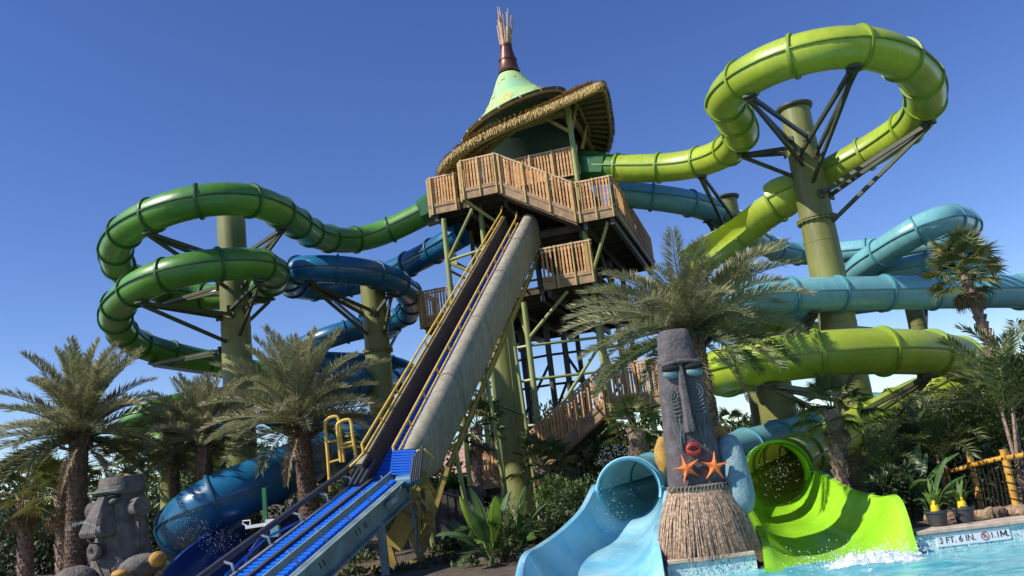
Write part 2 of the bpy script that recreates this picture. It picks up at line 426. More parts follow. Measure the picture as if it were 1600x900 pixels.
b = MB(); c0 = Vector((x0 + sw * .655, POOL_Y - .0125, qz)); b.tube([c0 + Vector((math.cos(g) * .048, 0, math.sin(g) * .048)) for g in [2 * math.pi * k / 24 for k in range(24)]], .006, 5, closed=True)
b.beam(c0 + Vector((-.032, -.002, .032)), c0 + Vector((.032, -.002, -.032)), .004, .012); b.build('no_diving_symbol', 'print_red', sg)
b = MB(); b.ball(c0 + Vector((-.012, .0, .018)), .009, 8, 6); b.beam(c0 + Vector((-.006, 0, .012)), c0 + Vector((.022, 0, -.004)), .003, .012); b.beam(c0 + Vector((.012, 0, -.004)), c0 + Vector((-.02, 0, -.02)), .003, .007); b.build('diver_figure', 'print_black', sg)

# ================================================================ SLIDES
def to_path(spec):
    out = []
    for q in spec:
        out.append(aY(q[1], q[2], q[3]) if q[0] == 'Y' else aZ(*q))
    return out
def slide_path(spec, step=0.11, sm=14):
    return smooth_path(resample(catmull(to_path(spec), 14), step), sm)
def circ(fr, r, n=28):
    p, t, s, u = fr; return [p + (s * math.cos(2 * math.pi * k / n) + u * math.sin(2 * math.pi * k / n)) * r for k in range(n)]
def arcprof(fr, r, a0, a1, th, n=22, wall=0.0):
    p, t, s, u = fr; o = []; inn = []
    for k in range(n + 1):
        g = a0 + (a1 - a0) * k / n; d = s * math.sin(g) - u * math.cos(g)
        o.append(p + d * (r + th)); inn.append(p + d * r)
    if wall > 0:
        o = [o[0] + u * wall] + o + [o[-1] + u * wall]; inn = [inn[0] + u * wall] + inn + [inn[-1] + u * wall]
    return o + inn[::-1]
def px_index(path, px, py):
    best = 0; bd = 1e9
    for i, w in enumerate(path):
        x, y = proj(w); d = (x - px) ** 2 + (y - py) ** 2
        if d < bd: bd = d; best = i
    return best
def make_slide(root, path, r, m, fm, sec=1.3, first=None, openings=(), radii=None, phase=0.0, extra=None):
    fr = frames(path); N = len(path); step = (path[1] - path[0]).length
    for o0, o1 in openings:            # the open flume is banked into its bend
        for k in range(o0, min(o1, N)):
            q = (k - o0) * step; a = R_(52) * max(0, min(1, q / .5)) * max(0, min(1, (5.2 - q) / 1.5)); p_, t_, s_, u_ = fr[k]
            fr[k] = (p_, t_, s_ * math.cos(a) + u_ * math.sin(a), u_ * math.cos(a) - s_ * math.sin(a))
    per = max(4, int(sec / step)); i = int(phase * per); cuts = [0]
    if i > 3: cuts.append(i)
    else: i = 0
    while i + per < N - 3: i += per; cuts.append(i)
    cuts.append(N - 1)
    m0 = m
    for a, c in zip(cuts, cuts[1:]):
        mid = (a + c) // 2; m = first if (first and a == 0) else m0
        is_open = any(o0 <= mid <= o1 for o0, o1 in openings)
        idx = sorted(set(list(range(a, c, 2)) + [c]))
        b = MB()
        if is_open:
            b.loft([arcprof(fr[k], r * 1.30, -R_(90), R_(90), .03, wall=.10) for k in idx])
            sec_o = b.build('flume_section', m, root, smooth=40)
        else:
            b.loft([circ(fr[k], radii(k) if radii else r) for k in idx], cap=False)
            sec_o = b.build('tube_section', m, root, smooth=60)
        f = MB(); rr = (radii(a) if radii else r)
        p, t, s, u = fr[a]
        if a > 0:
            if is_open: f.loft([arcprof((p + t * e, t, s, u), r * 1.30 + .03, -R_(90), R_(90), .045, wall=.07) for e in (-.03, .03)])
            else:
                pr = [(rr - .02, -.035), (rr + .048, -.035), (rr + .055, 0), (rr + .048, .035), (rr - .02, .035)]
                n = 30; base = len(f.v)
                for q, e in pr:
                    for k in range(n):
                        g = 2 * math.pi * k / n; f.v.append(tuple(p + t * e + (s * math.cos(g) + u * math.sin(g)) * q))
                for j in range(len(pr) - 1):
                    for k in range(n):
                        A = base + j * n; f.f.append((A + k, A + (k + 1) % n, A + n + (k + 1) % n, A + n + k))
            f.build('flange', fm, sec_o, smooth=30)
        if not is_open:
            l = MB()
            for sg_ in (-1, 1):
                rings = []
                for k in idx:
                    p, t, s, u = fr[k]; q = (radii(k) if radii else r)
                    a0 = p + s * (sg_ * (q - .02)); a1 = p + s * (sg_ * (q + .042)); hh = u * .016
                    rings.append([a0 - hh, a1 - hh, a1 + hh, a0 + hh])
                l.loft(rings)
            l.build('seam_lip', fm, sec_o)

def slide_thing(label, loc): return thing('water_slide', label, 'water slide', loc, None)
# --- dark green slide coiling round the left-most pillar
G_SPEC = [(692, 318, 10.5), (640, 345, 10.1), (590, 367, 9.78), (540, 376, 9.50), (492, 367, 9.27), (455, 343, 9.10), (418, 321, 9.05), (367, 310, 9.0), (300, 316, 8.9), (240, 335, 8.8), (195, 362, 8.7), (180, 392, 8.6), (193, 425, 8.5),
          (240, 450, 8.35), (300, 463, 8.2), (360, 463, 8.0), (408, 452, 7.9), (428, 433, 7.75), (414, 416, 7.6), (370, 412, 7.5), (300, 419, 7.35), (228, 442, 7.2), (183, 480, 7.05), (186, 512, 6.9), (215, 537, 6.7), (265, 553, 6.5), (330, 568, 6.2),
          (400, 582, 5.9), (448, 592, 5.6), (462, 603, 5.35), (435, 610, 5.1), (370, 622, 4.85), (290, 634, 4.6), (225, 652, 4.3), (200, 675, 4.0), (240, 690, 3.6), (320, 705, 3.1), (380, 730, 2.6), (400, 760, 2.0)]
G_PATH = slide_path(G_SPEC)
g_root = slide_thing('dark green enclosed tube slide coiling twice around an olive pillar', (G_PATH[-1].x, G_PATH[-1].y, GZ))
make_slide(g_root, G_PATH[6:], 0.415, 'green_gel', 'flange_green', 1.32)
fr = frames(G_PATH); b = MB()
def octo(fr_, r, sq):
    p, t, s, u = fr_; return [p + s * r * x + u * r * y for x, y in ((1, .5), (.5, 1), (-.5, 1), (-1, .5), (-1, -.5), (-.5, -1), (.5, -1), (1, -.5))]
b.loft([octo(fr[0], .50, 1), octo(fr[3], .50, 1), octo(fr[7], .44, 1)]); b.build('entry_pod', 'dkgreen_gel', g_root)
# --- blue slide
B_SPEC = [(722, 366, 9.25), (700, 379, 9.12), (675, 394, 9.0), (640, 412, 8.9), (600, 430, 8.8), (550, 444, 8.7), (500, 451, 8.6), (462, 447, 8.5), (450, 433, 8.4), (468, 421, 8.3), (510, 420, 8.2), (555, 423, 8.1), (605, 435, 8.0), (638, 457, 7.9),
          (643, 480, 7.8), (625, 497, 7.65), (590, 508, 7.5), (554, 515, 7.4), (510, 528, 7.2), (470, 545, 7.0), (450, 556, 6.8), (470, 563, 6.6), (520, 567, 6.35), (590, 570, 6.1), (628, 577, 5.9), (642, 588, 5.55), (615, 597, 5.15), (560, 600, 4.8), (500, 606, 4.5),
          (448, 622, 4.2), (430, 645, 3.9), (470, 662, 3.6), (540, 668, 3.35), (610, 672, 3.15), ('Y', 650, 680, 25), ('Y', 615, 686, 22.7), ('Y', 560, 690, 21.3), ('Y', 490, 716, 19.6), ('Y', 420, 748, 18.4), ('Y', 345, 780, 17.6), ('Y', 300, 806, 17.7), ('Y', 285, 832, 18.6), ('Y', 305, 850, 20)]
B_PATH = slide_path(B_SPEC)
b_root = slide_thing('deep blue enclosed tube slide curling behind the conveyor and palms', (B_PATH[-1].x, B_PATH[-1].y, GZ))
kb = px_index(B_PATH, 600, 685)
def b_rad(i):
    k = min(1, max(0, (i - kb) / 30)); return .42 + .13 * k
make_slide(b_root, B_PATH, 0.42, 'blue_gel', 'flange_blue', 1.32, radii=b_rad)
# --- lime slide
L_SPEC = [(905, 262, 10.65), (955, 263, 10.32), (1010, 263, 10.02), (1060, 260, 9.8), (1105, 250, 9.65), (1140, 233, 9.53), (1158, 210, 9.45), (1148, 185, 9.4), (1132, 160, 9.33), (1150, 132, 9.28), (1200, 102, 9.22), (1260, 82, 9.17), (1330, 73, 9.1),
          (1395, 86, 9.04), (1437, 118, 8.97), (1447, 155, 8.9), (1428, 190, 8.8), (1382, 223, 8.68), (1330, 253, 8.5), (1260, 290, 8.25), (1205, 318, 8.0), (1160, 353, 7.7), (1115, 385, 7.4), (1078, 408, 7.1), (1058, 430, 6.8), (1062, 455, 6.5),
          (1100, 480, 6.1), (1180, 500, 5.6), (1270, 514, 5.2), (1350, 522, 4.9), (1400, 538, 4.6), (1360, 556, 4.3), (1280, 566, 4.0), (1190, 574, 3.65), ('Y', 1142, 586, 18.8), ('Y', 1126, 582, 17.0), ('Y', 1146, 573, 16.0), ('Y', 1210, 561, 15.5), ('Y', 1320, 550, 15.4), ('Y', 1430, 550, 15.9), ('Y', 1497, 560, 17.0),
          ('Y', 1522, 580, 18.8), ('Y', 1500, 596, 20), ('Y', 1450, 612, 20.8), ('Y', 1400, 636, 20.6), ('Y', 1340, 668, 19.6), ('Y', 1290, 695, 18.2), ('Y', 1245, 715, 16.8), ('Y', 1222, 732, 15.6), ('Y', 1216, 742, 14.9)]
L_PATH = slide_path(L_SPEC)
l_root = slide_thing('lime green tube slide looping around the tall pillar down to the pool', (4, 14, GZ))
o0 = px_index(L_PATH[:200], 1192, 326); NL = len(L_PATH)
k0 = px_index(L_PATH[:int(NL * .62)], 1195, 325); k1 = px_index(L_PATH[:int(NL * .75)], 1400, 538)
def l_rad(i):
    if k0 - 14 < i < k0 + 2: return .43 + .16 * max(0, 1 - abs(i - (k0 - 5)) / 9)
    if i > NL - 18: return .43 + .12 * (i - (NL - 18)) / 18
    return .43
make_slide(l_root, L_PATH, 0.43, 'lime_gel', 'flange_lime', 1.32, first='green_gel', openings=((k0, k1),), radii=l_rad)
fr = frames(L_PATH); b = MB(); b.loft([octo(fr[0], .48, 1), octo(fr[5], .48, 1), octo(fr[9], .45, 1)]); b.build('entry_pod', 'dkgreen_gel', l_root)
# --- teal slide
T_SPEC = [(955, 302, 10.0), (1000, 306, 9.8), (1040, 311, 9.6), (1080, 318, 9.42), (1120, 332, 9.25), (1155, 352, 9.05), (1185, 376, 8.85), (1225, 394, 8.65), (1280, 397, 8.5), (1340, 392, 8.3), (1420, 384, 8.05), (1485, 370, 7.8), (1510, 354, 7.5), (1478, 343, 7.2),
          (1430, 362, 6.95), (1385, 390, 6.7), (1350, 414, 6.5), (1340, 430, 6.35), (1375, 430, 6.2), (1440, 418, 6.1), (1500, 408, 6.0), (1532, 416, 5.9), (1510, 438, 5.8), (1440, 456, 5.7), (1330, 471, 5.6), (1210, 483, 5.5), (1140, 486, 5.35), (1108, 482, 5.2),
          (1118, 474, 5.08), (1170, 466, 5.02), (1250, 461, 4.98), (1330, 459, 4.92), (1420, 457, 4.84), (1510, 456, 4.72), (1600, 457, 4.6), (1690, 475, 4.4), ('Y', 1740, 520, 21.5), ('Y', 1700, 560, 24), ('Y', 1610, 590, 25), ('Y', 1500, 612, 25), ('Y', 1400, 632, 24), ('Y', 1310, 660, 22),
          ('Y', 1235, 682, 20.3), ('Y', 1165, 702, 19), ('Y', 1100, 722, 17.8), ('Y', 1045, 742, 16.7), ('Y', 1003, 756, 15.6), ('Y', 985, 765, 14.9)]
T_PATH = slide_path(T_SPEC)
t_root = slide_thing('pale teal tube slide weaving behind the tall pillar and off the frame', (2, 15, GZ)); NT = len(T_PATH)
def t_rad(i):
    if i > NT - 18: return .43 + .12 * (i - (NT - 18)) / 18
    return .43
make_slide(t_root, T_PATH, 0.43, 'teal_gel', 'flange_teal', 1.32, radii=t_rad)

# --- open run-out flumes at the pool
def runout(name, label, st, m, mouth, mr, cat='slide run-out'):
    root = thing(name, label, cat, (mouth.x, st[-1][0], 0))
    LR = [(aY(*l, Y), aY(*r, Y), aY(*f, Y)) for Y, l, r, f in st]
    Ls = catmull([q[0] for q in LR], 8); Rs = catmull([q[1] for q in LR], 8); Fs = catmull([q[2] for q in LR], 8)
    n = 22; rings = []
    for L_, R2, F_ in zip(Ls, Rs, Fs):
        top = []
        for k in range(n + 1):
            t = -1 + 2 * k / n
            E = L_ if t < 0 else R2; a = abs(t)
            xx = a ** 0.82; zz = a ** 2.6
            top.append(Vector((F_.x + (E.x - F_.x) * xx, F_.y + (E.y - F_.y) * xx, F_.z + (E.z - F_.z) * zz)))
        rim = [top[0] + Vector((-.075, 0, .012))] + top + [top[-1] + Vector((.075, 0, .012))]
        rim = [rim[0] + Vector((-.012, 0, -.06))] + rim + [rim[-1] + Vector((.012, 0, -.06))]
        under = [q + Vector((0, 0, -.05)) for q in rim]
        rings.append(rim + under[::-1])
    halves = len(rings) // 2
    b = MB(); b.loft(rings[:halves + 1]); b.build('flume_section', m, root, smooth=50)
    b = MB(); b.loft(rings[halves:]); b.build('flume_section', m, root, smooth=50)
    # collar around the mouth of the tube
    b = MB(); c = mouth; pr = []
    for e, q in ((0.25, mr - .02), (0.25, mr + .015), (-.02, mr + .015), (-.05, mr + .045), (-.10, mr + .05), (-.11, mr + .03), (-.08, mr + .005), (-.05, mr - .01)):
        pr.append((e, q))
    rings = []
    for k in range(33):
        g = -.30 + (math.pi + .60) * k / 32
        rings.append([c + Vector((math.cos(g) * q, e, math.sin(g) * q)) for e, q in pr])
    b.loft(rings); b.build('mouth_collar', m, root, smooth=40)
    return root
blue_run = runout('run_out_flume', 'sky blue open run-out flume curving down into the pool', [(15.45, (936, 756), (1034, 756), (984, 808)), (14.9, (930, 762), (1038, 762), (984, 815)), (14.0, (912, 796), (1034, 793), (970, 844)), (13.0, (881, 828), (1026, 815), (952, 868)), (12.0, (848, 852), (1021, 838), (938, 900)), (11.1, (824, 868), (1026, 880), (927, 932)), (10.5, (812, 912), (1032, 925), (922, 955))], 'flume_blue', aY(984, 768, 14.9), .55)
lime_run = runout('run_out_flume', 'bright lime open run-out flume splashing into the pool', [(15.45, (1168, 735), (1262, 727), (1215, 784)), (14.9, (1163, 742), (1268, 732), (1215, 790)), (14.0, (1170, 782), (1288, 744), (1226, 812)), (13.1, (1182, 806), (1324, 765), (1247, 828)), (12.3, (1192, 830), (1366, 777), (1278, 850)), (11.5, (1199, 850), (1399, 781), (1303, 874)), (11.0, (1205, 888), (1426, 862), (1315, 893))], 'flume_lime', aY(1216, 742, 14.9), .55)
# dark blue chute end in the bottom left
cp = smooth_path(resample(catmull([aY(420, 800, 19), aY(370, 845, 17), aY(335, 880, 15.2), aY(310, 925, 13.6)], 12), .12), 4)
b = MB(); b.loft([arcprof(f, .62, -R_(96), R_(96), .04, wall=.1) for f in frames(cp)])
ch = b.build('blue_chute', 'navy_gel', None, smooth=40); tag(ch, 'navy blue open chute end low behind the blue belt conveyor', 'chute')

# ================================================================ PILLARS
def at_tube(path, px, py, r, lo=0, hi=None):
    hi = hi or len(path); k = lo + px_index(path[lo:hi], px, py); return path[k] + Vector((0, 0, -r))
def pillar(label, X, Y, ztop, r0, r1, joints=(), struts=(), cap=True, m='olive'):
    root = thing('support_pillar', label, 'pillar', (X, Y, GZ))
    prof = [(r0, 0), (r1, ztop - GZ)]
    k = [(r0 + (r1 - r0) * i / 8, (ztop - GZ) * i / 8) for i in range(9)]
    MB().lathe(k, 36, (X, Y, GZ - .05)).build('shaft', m, root, smooth=40)
    z = GZ + 1.9
    while z < ztop - .6:
        rr = r0 + (r1 - r0) * (z - GZ) / (ztop - GZ); w = MB(); w.lathe([(rr - .004, -.016), (rr + .007, -.008), (rr + .007, .008), (rr - .004, .016)], 36, (X, Y, z), cap=False); w.build('weld_seam', m, root, smooth=60); z += 2.15
    if cap:
        b = MB(); b.lathe([(r1 - .02, -.10), (r1 + .05, -.08), (r1 + .09, -.03), (r1 + .09, .02), (r1 + .05, .03), (r1 - .05, .03)], 36, (X, Y, ztop)); b.build('cap_flange', 'olive_dk', root, smooth=30)
    for z in joints:
        rr = r0 + (r1 - r0) * (z - GZ) / (ztop - GZ); b = MB()
        for dz in (-.05, .012): b.lathe([(rr, 0), (rr + .085, 0), (rr + .085, .04), (rr, .04)], 36, (X, Y, z + dz), cap=False)
        for j in range(20):
            g = 2 * math.pi * j / 20; b.lathe([(.018, 0), (.018, .16)], 6, (X + math.cos(g) * (rr + .055), Y + math.sin(g) * (rr + .055), z - .085))
        b.build('bolted_joint', m if m != 'olive' else 'olive', root, smooth=30)
    for q, z in struts:
        d = Vector((q.x - X, q.y - Y, 0)).normalized(); rr = r0 + (r1 - r0) * (z - GZ) / (ztop - GZ)
        side = Vector((-d.y, d.x, 0))
        for sgn in (-1, 1):
            a = Vector((X, Y, z)) + d * rr * .8 + side * sgn * rr * .55
            s = MB(); s.beam(a, q + side * sgn * .05 + Vector((0, 0, -.06)), .075, .095); st = s.build('strut', 'olive_dk' if m == 'olive' else m, root)
            p = MB(); p.box(a + d * .07, .05, .2, .22, Matrix.Rotation(math.atan2(d.y, d.x), 3, 'Z')); p.build('end_plate', 'olive_dk', st)
        s = MB(); s.beam(Vector((X, Y, z - .75)) + d * rr * .9, q + Vector((0, 0, -.10)), .07, .09); s.build('strut', 'olive_dk', root)
        s = MB(); rot = Matrix.Rotation(math.atan2(d.y, d.x), 3, 'Z'); s.box(q + Vector((0, 0, -.03)), .30, .24, .05, rot); s.box(q + Vector((0, 0, .04)), .10, .30, .12, rot); s.build('saddle_bracket', 'olive_dk', root)
    return root
n2 = len(G_PATH) // 2
GA = px_index(G_PATH[:n2], 180, 392)
P1 = aY(361, 340, 23.2)
S1 = [(at_tube(G_PATH, 232, 338, .42, 0, GA + 10), 8.3), (at_tube(G_PATH, 440, 335, .42, 0, GA), 8.25), (at_tube(G_PATH, 250, 452, .42, GA, n2 + 20), 7.7), (at_tube(G_PATH, 418, 445, .42, GA, n2 + 40), 7.35)]
iL = px_index(G_PATH[:int(len(G_PATH) * .75)], 183, 480)
S1 += [(at_tube(G_PATH, 222, 445, .42, iL - 40, iL + 30), 6.75), (at_tube(G_PATH, 405, 413, .42, iL - 70, iL), 6.9), (at_tube(G_PATH, 240, 546, .42, iL, iL + 60), 5.85)]
pillar('thick olive pillar inside the dark green coils', P1.x, P1.y, 9.95, .43, .40, (), S1, cap=False)
P2 = aY(582, 445, 26.6); nB = px_index(B_PATH[:170], 640, 470)
S2 = [(at_tube(B_PATH, 480, 420, .42, 0, 190), 7.1), (at_tube(B_PATH, 610, 437, .42, 40, 220), 7.0), (at_tube(B_PATH, 620, 500, .42, 60, 260), 6.2), (at_tube(B_PATH, 520, 450, .42, 20, 120), 7.3)]
pillar('olive pillar with a bolted ring joint inside the blue coil', P2.x, P2.y, 8.25, .42, .40, (5.85,), S2, cap=False)
P3 = aY(1240, 163, 21.0)
S3 = [(at_tube(L_PATH, 1165, 120, .43, 0, k0), 9.2), (at_tube(L_PATH, 1330, 73, .43, 0, k0), 8.7), (at_tube(L_PATH, 1442, 165, .43, 0, k0), 7.6), (at_tube(L_PATH, 1152, 215, .43, 0, k0), 9.0)]
kn = px_index(L_PATH, 1320, 552)
S3 += [(at_tube(L_PATH, 1440, 549, .43, kn - 5, kn + 40), 1.9), (at_tube(L_PATH, 1200, 560, .43, kn - 40, kn), 2.35)]
pillar('tallest olive pillar with flanged top, rising through the lime loop', P3.x, P3.y, 10.2, .50, .385, (7.02,), S3)
P4 = aY(1131, 296, 27.0); S4 = [(at_tube(L_PATH, 1092, 255, .43, 0, k0), 8.85), (at_tube(T_PATH, 1105, 326, .43, 0, 200), 8.3)]
pillar('shorter olive pillar with flanged top beside the tower', P4.x, P4.y, 9.72, .40, .37, (), S4)
P6 = aY(1215, 640, 22.5); pillar('shaded olive pillar under the teal tubes', P6.x, P6.y, 4.45, .50, .46, (), [(at_tube(T_PATH, 1265, 461, .43, 200), 4.0)], cap=False, m='olive')
P7 = aY(1432, 500, 23.4); pillar('slim olive pillar under the teal tube joint', P7.x, P7.y, 4.9, .26, .24, (), [(at_tube(T_PATH, 1440, 457, .43, 250), 4.0)], cap=False)
P5 = aY(266, 800, 21.3); pillar('yellow-green pole between the leftmost palms', P5.x, P5.y, 4.0, .235, .225, (), (), cap=False, m='olive_pale')

# ================================================================ TOWER
TH = R_(16); TO = Vector((-2.3, 25.6, 0)); TU = Vector((math.cos(TH), -math.sin(TH), 0)); TV = Vector((math.sin(TH), math.cos(TH), 0))
def T(s, t, z): return TO + TU * s + TV * t + Vector((0, 0, z))
TROT = Matrix.Rotation(-TH, 3, 'Z')
tower = thing('slide_tower', 'tall timber and steel slide tower with thatched roof and pointed green cone', 'tower', T(2.5, 2, GZ))
bal_me = [shared(MB().box((0, 0, 0), .058, .028, 1.0, TROT), 'baluster', w) for w in ('wood', 'wood', 'wood_b', 'wood_c')]
post_me = shared(MB().box((0, 0, 0), .038, .05, 1.0, TROT), 'post', 'post_yel')
def railing(a, c, h=1.0, pitch=.098, flip=1, posts=True, fascia=True, fdepth=.26, out=None):
    """rail from a to c (floor points); slats hang between top and bottom rail"""
    a = Vector(a); c = Vector(c); d = c - a; L = Vector((d.x, d.y, 0)).length; hd = Vector((d.x, d.y, 0)).normalized()
    o = Vector(out) if out is not None else Vector((hd.y, -hd.x, 0)) * flip
    Z = Vector((0, 0, 1)); b = MB()
    b.beam(a + Z * h, c + Z * h, .085, .045); rl = b.build('railing', 'wood_pale', tower)
    MB().beam(a + Z * (h - .10), c + Z * (h - .10), .045, .05).build('mid_rail', 'wood_pale', rl); MB().beam(a + Z * .12, c + Z * .12, .05, .07).build('bottom_rail', 'wood_pale', rl)
    n = max(2, int(L / pitch)); ang = math.atan2(hd.y, hd.x) + TH
    for i in range(n):
        f = (i + .5) / n; p = a.lerp(c, f) + Z * (.5 * (h - .08) + .06) + o * .035
        inst('baluster', random.choice(bal_me), rl, p, (random.uniform(-.012, .012), random.uniform(-.012, .012), ang), (1, 1, h - .13))
    if posts:
        k = max(1, round(L / 0.72))
        for i in range(k + 1):
            f = (i + .12) / (k + .24); p = a.lerp(c, f) + Z * (.5 * h - .12) + o * .085
            inst('post', post_me, rl, p, (0, 0, ang), (1, 1, h + .28))
    if fascia:
        b = MB(); b.beam(a + Z * (-fdepth / 2 + .02) + o * .02, c + Z * (-fdepth / 2 + .02) + o * .02, .06, fdepth)
        b.beam(a + Z * .05 + o * .055, c + Z * .05 + o * .055, .04, .10); b.build('fascia_board', 'fascia', tower)
    return rl
def deck(s0, s1, t0, t1, z, planks='t', jo=True):
    """slab of planks on joists and beams"""
    b = MB(); k = s0
    while k < s1 - .02:
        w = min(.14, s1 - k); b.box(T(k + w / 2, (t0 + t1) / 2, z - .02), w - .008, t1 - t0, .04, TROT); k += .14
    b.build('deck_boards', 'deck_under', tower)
    if jo:
        n = max(2, int((t1 - t0) / .55))
        for i in range(n + 1):
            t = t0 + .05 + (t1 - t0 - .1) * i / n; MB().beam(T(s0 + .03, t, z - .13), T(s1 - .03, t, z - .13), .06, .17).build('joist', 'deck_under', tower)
        n = max(1, int((s1 - s0) / 1.2))
        for i in range(n + 1):
            s = s0 + .15 + (s1 - s0 - .3) * i / n; MB().beam(T(s, t0 + .06, z - .33), T(s, t1 - .06, z - .33), .12, .22).build('beam', 'steel_dk', tower)
def stairs(sa, za, sb, zb, t0, t1):
    n = max(3, int(abs(za - zb) / .18)); 
    for i in range(n):
        f = (i + .5) / n; s = sa + (sb - sa) * f; z = za + (zb - za) * f
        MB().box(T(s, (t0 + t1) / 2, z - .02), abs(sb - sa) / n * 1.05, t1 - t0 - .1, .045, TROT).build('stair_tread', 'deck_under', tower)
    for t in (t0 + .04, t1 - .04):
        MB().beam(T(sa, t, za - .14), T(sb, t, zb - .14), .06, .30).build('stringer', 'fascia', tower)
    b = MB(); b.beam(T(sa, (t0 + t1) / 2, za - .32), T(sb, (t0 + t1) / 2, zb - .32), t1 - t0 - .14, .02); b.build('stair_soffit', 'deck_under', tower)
ZT = 10.1; ZC = 8.65; ZM = 6.8; ZL = 3.1
deck(0, 5.0, 0, 8.2, ZT); deck(1.4, 2.6, -.8, -.01, ZT, jo=False); deck(4.9, 6.0, -.8, 7.4, ZC); deck(2.65, 4.88, .05, 7.4, ZC)
deck(-1.3, 3.6, 1.5, 8.4, ZM); deck(3.62, 5.25, -1.0, 8.4, ZM); deck(2.0, 3.6, -.6, 1.48, ZM)
deck(5.1, 6.9, -1.4, .4, ZL); deck(1.1, 2.6, -1.4, .2, 1.42)
stairs(2.62, ZT, 4.9, ZC, -.8, -.02); stairs(5.1, ZL, 2.62, 1.45, -1.4, -.35)
stairs(2.9, 1.4, 5.2, .35, -.3, .5)
Fz = -TV
railing(T(0, 0, ZT), T(1.0, 0, ZT), out=Fz); railing(T(1.4, -.8, ZT), T(2.6, -.8, ZT), out=Fz, h=1.02)
railing(T(1.4, -.02, ZT), T(1.4, -.8, ZT), out=-TU)
railing(T(2.6, -.8, ZT), T(4.9, -.8, ZC), out=Fz); railing(T(4.9, -.8, ZC), T(6.0, -.8, ZC), out=Fz)
railing(T(2.65, 0, ZT), T(5.0, 0, ZT), out=Fz, fascia=False); railing(T(6.0, -.8, ZC), T(6.0, 7.3, ZC), out=TU, pitch=.2, posts=False)
railing(T(0, 4.6, ZT), T(0, 0, ZT), out=-TU, pitch=.2)
railing(T(-1.3, 1.5, ZM), T(-.05, 1.5, ZM), out=Fz); railing(T(-1.3, 3.2, ZM), T(-1.3, 1.5, ZM), out=-TU, pitch=.2)
railing(T(.1, 2.6, ZM + .45), T(1.2, 2.6, ZM + .45), out=Fz, fascia=False)
railing(T(4.05, -1.0, ZM), T(5.2, -1.0, ZM), out=Fz); railing(T(3.65, -1.0, ZM), T(4.02, -1.0, ZM), out=Fz, posts=False)
railing(T(5.1, -1.4, ZL), T(6.9, -1.4, ZL), out=Fz); railing(T(5.1, .3, ZL), T(6.9, .3, ZL), out=Fz, fascia=False, pitch=.16)
railing(T(2.62, -1.4, 1.45), T(5.1, -1.4, ZL), out=Fz); railing(T(2.62, -.35, 1.45), T(5.1, -.35, ZL), out=Fz, fascia=False, pitch=.2)
railing(T(1.1, -1.4, 1.42), T(2.0, -1.4, 1.42), out=Fz); railing(T(2.9, -.3, 1.4), T(5.2, -.3, .35), out=Fz, pitch=.16)
# columns, rails of the steel frame
def col(s, t, z1, r=.085, m='olive_pale', z0=GZ):
    b = MB(); p = T(s, t, 0); n = 14
    b.lathe([(r, z0 - .05), (r, z1)], n, (p.x, p.y, 0)); o = b.build('column', m, tower, smooth=40)
    k = MB(); k.lathe([(r, -.04), (r + .06, -.04), (r + .06, .04), (r, .04)], n, (p.x, p.y, z0 + (z1 - z0) * .45), cap=False); k.build('splice_plate', m, o, smooth=30)
COLS = [(.36, .1, ZT - .4), (2.88, -.62, ZM - .4), (4.88, -.05, 12.4), (1.2, -.3, ZM - .3), (2.5, 3.2, ZT - .4), (3.05, 3.3, ZT - .4), (.36, 3.6, ZT - .4), (4.88, 3.7, 12.4), (1.5, .5, 12.3), (1.4, 3.9, 12.3), (.5, 7.4, ZT - .4), (2.6, 7.6, ZT - .4), (4.7, 7.6, ZT - .4), (6.2, -1.0, ZL - .3), (6.5, .1, ZL - .3)]
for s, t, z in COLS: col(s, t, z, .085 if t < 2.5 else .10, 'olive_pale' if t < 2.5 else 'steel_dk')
for s, t in ((4.6, 2.0), (.6, 2.0)): col(s, t, ZT - .4, .075, 'olive')
def rod(a, c, r=.042, m='olive_pale', nm='brace'):
    b = MB(); b.tube([a, c], r, 8); b.build(nm, m, tower, smooth=40)
for z in (1.9, 2.8, 4.1, 5.1):
    rod(T(1.2, -.3, z), T(2.88, -.62, z)); rod(T(2.88, -.62, z), T(4.88, -.05, z)); rod(T(2.5, 3.2, z + .15), T(4.88, 3.7, z + .15), m='steel_dk'); rod(T(.36, 3.6, z + .15), T(2.5, 3.2, z + .15), m='steel_dk'); rod(T(4.88, -.05, z), T(4.88, 3.7, z), m='steel_dk'); rod(T(.36, .1, z), T(.36, 3.6, z), m='steel_dk')
